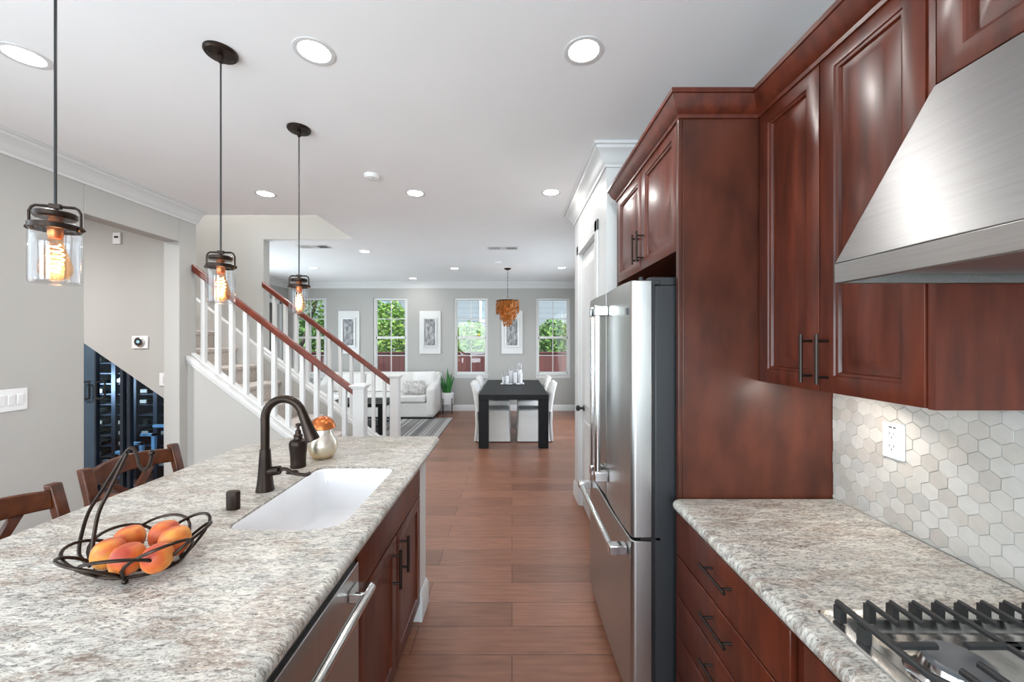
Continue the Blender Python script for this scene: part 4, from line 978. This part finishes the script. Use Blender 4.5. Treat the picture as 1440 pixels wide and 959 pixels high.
# candles
tr = thing('candle_tray', (.0,6.86,TZ), 'low tray of clear crystals under the glass candle holders', 'tray')
b_ = MB(); b_.prism(rrect(-.19,.21,6.76,6.96,.04), 'z', TZ, TZ+.008); b_.build('tray', M_glass, tr, bevel=.002)
b_ = MB()
for k in range(140):
    x, y, s_ = rng.uniform(-.19,.21), rng.uniform(6.75,6.97), rng.uniform(.008,.016)
    b_.ball((x,y,TZ+.008+s_*.7), s_, s_*.8, s_*.7, 6, 4)
tag(b_.build('crystals', pbr('clear crystal', (.80,.82,.83), .08, .3, var=.1), tr, angle=10), kind='stuff')
for x, y, r_, h_, hc_, lab in ((-.150,6.84,.032,.20,.10,'small glass candle holder at the left end of the tray'),(-.085,6.80,.040,.17,.12,'short wide glass candle holder at the front of the tray'),(-.02,6.90,.045,.27,.20,'glass candle holder behind the two short ones'),
        (.055,6.83,.045,.25,.18,'middle glass candle holder with a tall white candle'),(.135,6.90,.050,.35,.22,'tallest glass candle holder at the right of the tray'),(.155,6.80,.036,.24,.16,'slim glass candle holder in front of the tallest one')):
    t = thing('candle_holder', (x,y,TZ+.02), lab, 'candle holder', 'glass candle holders on the dining table')
    b_ = MB(); b_.lathe((x,y,TZ+.024), [(r_,0),(r_,h_),(r_-.003,h_),(r_-.003,.006),(.001,.006)], 20, cap=False); b_.build('hurricane_glass', M_jar, t)
    b_ = MB(); b_.lathe((x,y,TZ+.031), [(r_*.72,0),(r_*.72,hc_),(r_*.6,hc_+.003),(.001,hc_-.002)], 18); ca = b_.build('candle', M_candle, t)
    MB().cyl((x,y,TZ+.03+hc_),(x,y,TZ+.045+hc_),.0015,6).build('wick', M_black, ca)
# chandelier
cx, cy = -.078, 6.93
ch = thing('chandelier', (cx,cy,CEIL), 'amber shell chandelier hanging above the dining table', 'chandelier')
b_ = MB(); b_.lathe((cx,cy,CEIL), [(.062,0),(.062,-.010),(.040,-.024),(.008,-.028),(.008,-.04)], 24); b_.build('canopy', M_bronze, ch)
b_ = MB(); z = CEIL-.04; k = 0
while z > 2.27:
    b_.tube([(cx+(.009*math.cos(a) if k%2 else 0), cy+(0 if k%2 else .009*math.cos(a)), z-.018+.020*math.sin(a)) for a in [2*math.pi*i/12 for i in range(12)]], .0022, 5, closed=True); z -= .034; k += 1
b_.build('chain', M_bronze, ch)
b_ = MB()
for rr, zz in ((.195,2.245),(.135,2.245),(.07,2.245)): b_.tube([(cx+rr*math.cos(2*math.pi*i/32),cy+rr*math.sin(2*math.pi*i/32),zz) for i in range(32)], .007, 6, closed=True)
for i in range(4): a = math.pi*i/2; b_.tube([(cx,cy,2.27),(cx+.195*math.cos(a),cy+.195*math.sin(a),2.245)], .005, 6)
b_.build('hoop', M_bronze, ch)
for rr, n_, z1_, z0_ in ((.198,24,2.235,2.01),(.138,20,2.235,1.91),(.072,11,2.235,1.82)):
    b_ = MB()
    for i in range(n_):
        a0 = 2*math.pi*i/n_; z = z1_-rng.uniform(0,.02); end = z0_+rng.uniform(-.035,.03)
        while z > end:
            s_ = rng.uniform(.017,.024); a = a0+rng.uniform(-.04,.04); ro = rr+rng.uniform(-.012,.012); tl = a+rng.uniform(-.7,.7)
            c_ = Vector((cx+ro*math.cos(a),cy+ro*math.sin(a),z)); u = Vector((-math.sin(tl),math.cos(tl),0)); w_ = Vector((math.cos(tl)*.25,math.sin(tl)*.25,1)).normalized(); nn = u.cross(w_)*.0012
            ring_ = [(math.cos(2*math.pi*j/8)*s_, math.sin(2*math.pi*j/8)*s_) for j in range(8)]
            b_.loft([[c_+u*p+w_*r2-nn for p,r2 in ring_],[c_+u*p+w_*r2+nn for p,r2 in ring_]]); z -= s_*1.75
    tag(b_.build('shells', M_amber, ch, smooth=False), kind='stuff')
lamp('chandelier_bulb', 'POINT', (cx,cy,2.08), 1.6, size=.03, color=(1,.6,.3))
# pictures
for x, lab in ((-3.575,'framed tree print on the far wall above the sofa, behind the stair rail'),(-1.796,'framed tree print on the far wall between the first two clear windows'),(.0,'framed tree print on the far wall behind the amber chandelier')):
    t = thing('framed_print', (x,FY,1.25), lab, 'picture', 'framed tree prints on the far wall')
    MB().box(x-.232,x+.232,FY-.030,FY-.001,1.25,2.19).build('backing_board', M_trim, t, bevel=.003)
    b_ = MB(); 
    for a in ((-.152,-.118,1.40,2.04),(.118,.152,1.40,2.04),(-.118,.118,1.40,1.434),(-.118,.118,2.006,2.04)): b_.box(x+a[0],x+a[1],FY-.062,FY-.030,a[2],a[3])
    b_.build('frame', pbr('silver frame', (.62,.62,.62), .4, .3, var=.05), t, bevel=.003)
    MB().box(x-.118,x+.118,FY-.040,FY-.032,1.434,2.006).build('print', M_print, t, smooth=False)
# plant
px_, py_ = -1.358, 8.22
pl = thing('snake_plant', (px_,py_,0), 'snake plant in a white pot on a black metal stand beside the sofa', 'plant')
b_ = MB(); b_.lathe((px_,py_,.20), [(.118,0),(.125,.01),(.125,.245),(.118,.25),(.112,.245),(.110,.21),(.001,.21)], 28); b_.build('pot', M_white, pl)
b_ = MB(); b_.lathe((px_,py_,.405), [(.110,0),(.110,.012),(.001,.014)], 20); b_.build('soil', M_soil, pl)
for i in range(4):
    a = R(45+90*i+8); X, Y = px_+.133*math.cos(a), py_+.133*math.sin(a); MB().box(X-.007,X+.007,Y-.007,Y+.007,0,.33).build('stand_leg', M_black, pl, smooth=False)
b_ = MB(); b_.box(px_-.13,px_+.13,py_-.007,py_+.007,.185,.199); b_.box(px_-.007,px_+.007,py_-.13,py_+.13,.185,.199); b_.build('stand_cross', M_black, pl, smooth=False)
for i in range(17):
    a = rng.uniform(0,2*math.pi); r0 = rng.uniform(.01,.07); ln = rng.uniform(.28,.50); lean = rng.uniform(.08,.30); w0 = rng.uniform(.020,.030)
    if i == 0: ln, lean = .56, .03
    base = Vector((px_+r0*math.cos(a),py_+r0*math.sin(a),.41)); d_ = Vector((math.cos(a)*lean,math.sin(a)*lean,1)).normalized(); tw = rng.uniform(0,3.1); u = Vector((math.cos(tw),math.sin(tw),0)); nn = u.cross(d_).normalized()
    b_ = MB(); L = []
    for k in range(8):
        t_ = k/7; w_ = w0*(math.sin(math.pi*min(1,.25+t_*.75))**.7)+.001; p = base+d_*ln*t_+Vector((math.cos(a),math.sin(a),0))*(.06*lean*t_*t_)
        L.append([p-u*w_, p-nn*.004*(1-t_), p+u*w_, p+nn*.004*(1-t_)])
    b_.loft(L); b_.build('leaf', M_snake, pl)

# ------------------------------------------------------------------ living area
tag(MB().box(-4.3,-1.165,5.75,7.72,.001,.012).build('area_rug', M_rug, smooth=False), 'striped grey area rug under the coffee table in front of the sofa', 'rug')
so = thing('sofa', (-2.7,8.05,0), 'large ivory sofa under the far windows', 'sofa')
SX0, SX1, SY0, SY1 = -3.95, -1.50, 7.55, 8.46
b_ = MB(); b_.box(SX0+.02,SX1-.02,SY0+.012,SY1-.02,.05,.33); b_.build('base', M_sofa, so, bevel=.02, seg=3)
b_ = MB(); b_.box(SX0+.06,SX1-.06,SY0+.06,SY1-.06,.0125,.05); b_.build('plinth', M_black, so, smooth=False)
for s_ in (0,1):
    L = []; X = SX1 if s_ else SX0; sg = 1 if s_ else -1
    b_ = MB(); prof = [(SY0,.06),(SY1,.06),(SY1,.84),(SY1-.2,.84),(SY0+.42,.68),(SY0+.10,.64),(SY0,.60)]
    b_.prism(prof, 'x', X-sg*.17, X); b_.build('arm', M_sofa, so, bevel=.045, seg=4)
b_ = MB(); b_.box(SX0+.03,SX1-.03,SY1-.20,SY1,.10,.87); b_.build('back', M_sofa, so, bevel=.05, seg=4)
wd = (SX1-SX0-.36)/3
for k in range(3):
    x0 = SX0+.18+wd*k
    b_ = MB(); b_.box(x0+.004,x0+wd-.004,SY0-.02,SY1-.22,.335,.47); b_.build('seat_cushion', M_sofa, so, bevel=.035, seg=4)
    b_ = MB(); b_.prism([(SY1-.36,.475),(SY1-.21,.475),(SY1-.20,.85),(SY1-.27,.85)], 'x', x0+.008, x0+wd-.008); b_.build('back_cushion', M_sofa, so, bevel=.035, seg=4)
def pillow(c, w_, h_, d_, rx, rz, mat, lab, name='throw_pillow'):
    b_ = MB(); n_ = 14; L = []
    def pt(u, v, s): 
        e = max(0,(1-u**4))*max(0,(1-v**4)); return (u*w_/2*(1-.06*(1-v*v)*0), s*d_/2*e**.6, v*h_/2)
    g = [(-1+2*i/n_) for i in range(n_+1)]
    for s in (-1,1):
        vs_ = [pt(u,v,s) for v in g for u in g]; fs_ = [(r_*(n_+1)+k,r_*(n_+1)+k+1,(r_+1)*(n_+1)+k+1,(r_+1)*(n_+1)+k) for r_ in range(n_) for k in range(n_)]
        b_.add(vs_, fs_)
    o = b_.build(name, mat, origin=(0,0,0), angle=80); o.location = c; o.rotation_euler = (rx,0,rz)
    return tag(o, lab, 'pillow')
pillow((-1.80,7.98,.71), .44,.40,.13, R(-16), R(14), M_shag, 'fluffy white pillow at the right end of the sofa, behind the grey one')
pillow((-1.95,7.72,.61), .44,.30,.12, R(-34), R(8), M_grey_pillow, 'grey patterned pillow at the right end of the sofa, in front of the fluffy one')
ct_ = thing('coffee_table', (-2.35,6.55,0), 'dark coffee table on the striped rug seen through the stair balusters', 'coffee table')
MB().box(-3.05,-2.06,6.28,6.98,.46,.515).build('tabletop', M_tableblack, ct_, bevel=.004)
for x, y in ((-3.0,6.33),(-2.12,6.33),(-3.0,6.93),(-2.12,6.93)): MB().box(x-.045,x+.045,y-.045,y+.045,.012,.46).build('leg', M_tableblack, ct_, bevel=.003)
MB().box(-2.95,-2.16,6.36,6.90,.12,.14).build('lower_shelf', M_tableblack, ct_, smooth=False)
def pumpkin(x, y, z, r_, lab):
    t = thing('pumpkin', (x,y,z), lab, 'pumpkin'); n_ = 28; L = []
    for k in range(11):
        th_ = max(.05,min(math.pi-.05,math.pi*k/10)); L.append([(x+r_*(1-.09*abs(math.sin(4*a)))*math.sin(th_)*math.cos(a), y+r_*(1-.09*abs(math.sin(4*a)))*math.sin(th_)*math.sin(a), z+r_*.74-r_*.72*math.cos(th_)) for a in [2*math.pi*i/n_ for i in range(n_)]])
    b_ = MB(); b_.loft(L); b_.build('body', pbr('orange gourd skin', (.72,.24,.06), .5, var=.15), t, angle=60)
    MB().tube([(x,y,z+r_*1.42),(x+.008,y,z+r_*1.6),(x+.02,y,z+r_*1.7)], [r_*.12,r_*.09,r_*.07], 8).build('stem', M_bark, t)
pumpkin(-2.68, 6.62, .515, .072, 'small orange pumpkin on the coffee table behind the handrail')
sb = thing('side_chair', (-3.35,6.2,0), 'dark armless chair behind the stairs in the living area', 'chair')
MB().box(-3.62,-3.14,5.98,6.42,.38,.45).build('seat', M_dkgrey, sb, bevel=.02)
MB().prism([(-3.64,.44),(-3.57,.44),(-3.66,.90),(-3.72,.90)], 'y', 5.98, 6.42).build('backrest', M_dkgrey, sb, bevel=.015)
for x in (-3.59,-3.17):
    for y in (6.02,6.38): MB().box(x-.02,x+.02,y-.02,y+.02,.012,.38).build('leg', M_black, sb, smooth=False)

# ------------------------------------------------------------------ outside
struct('ground_outside', MB().box(-16,14,8.72,30,-.45,-.35), M_soil, smooth=False)
fn = MB(); fn.box(-12,9,10.5,10.55,-.4,1.20); fn.box(-12,9,10.47,10.58,1.20,1.24)
tag(fn.build('garden_fence', M_fence, smooth=False), 'red stained board fence outside the far windows', 'fence')
nh = thing('neighbour_house', (-.5,15,0), 'pale grey neighbouring house beyond the fence', 'house')
MB().box(-13,9,15,15.3,-.4,6.5).build('wall', M_siding, nh, smooth=False)
for x0, x1, z0, z1 in ((-1.15,-.35,2.35,3.3),(-6.0,-4.6,2.2,3.1)):
    b_ = MB(); b_.box(x0-.1,x1+.1,14.93,15,z0-.1,z0); b_.box(x0-.1,x1+.1,14.93,15,z1,z1+.1); b_.box(x0-.1,x0,14.93,15,z0,z1); b_.box(x1,x1+.1,14.93,15,z0,z1); wf = b_.build('window', M_trim, nh, smooth=False)
    MB().box(x0,x1,14.96,14.99,z0,z1).build('pane', pbr('reflecting pane', (.22,.30,.33), .1, var=.2), wf, smooth=False)
MB().box(-13.2,9.2,14.4,15,2.98 if False else 4.6,4.75).build('eave', M_trim, nh, smooth=False)
def leaves(b_, c, rx, ry, rz, n_, s_):
    for _ in range(n_):
        while True:
            v = Vector((rng.uniform(-1,1),rng.uniform(-1,1),rng.uniform(-1,1)))
            if .3 < v.length < 1: break
        p = Vector(c)+Vector((v.x*rx,v.y*ry,v.z*rz)); u = Vector((rng.gauss(0,1),rng.gauss(0,1),rng.gauss(0,.6))).normalized(); w_ = u.orthogonal().normalized(); w_ = (Matrix.Rotation(rng.uniform(0,6.28),3,u) @ w_)
        L_ = s_*rng.uniform(.7,1.3); b_.add([p-u*L_, p+w_*L_*.38, p+u*L_, p-w_*L_*.38], [(0,1,2,3)])
SHR = [(-5.95,11.6,.68,2.5,1,'mid green shrub behind the fence, partly hidden by the stair rail'),(-4.35,12.3,.5,2.9,1,'tall shrub at the left edge of the window above the sofa'),(-3.55,11.5,.62,2.75,0,'bright green shrub in the window above the sofa'),
 (-1.22,11.5,.68,2.15,0,'leafy shrub over the fence in the window beside the snake plant'),(1.22,11.5,.68,2.2,1,'leafy shrub over the fence in the rightmost far window')]
for x, y, r_, h_, k, lab in SHR:
    t = thing('garden_shrub', (x,y,-.35), lab, 'shrub', 'shrubs along the fence')
    b_ = MB(); leaves(b_, (x,y,h_/2+.12), r_, r_*.7, h_/2-.12, 3000, .075); b_.build('leaves', M_leafs[k], t, smooth=False)
    b_ = MB()
    for j in range(4): b_.tube([(x+.05*j-.08,y,-.35),(x+rng.uniform(-.3,.3),y+rng.uniform(-.2,.2),h_*.7)], [.02,.006], 6)
    b_.build('stem', M_bark, t)
tt = thing('garden_tree', (-5.6,9.9,-.35), 'slanting thin tree outside the window behind the far pendant', 'tree')
MB().tube([(-5.7,9.9,-.35),(-5.35,9.9,1.4),(-4.85,9.9,2.9)], [.06,.045,.025], 8).build('trunk', M_bark, tt)
b_ = MB(); leaves(b_, (-4.9,9.9,2.6), .5,.4,.35, 260, .07); b_.build('leaves', M_leafs[0], tt, smooth=False)
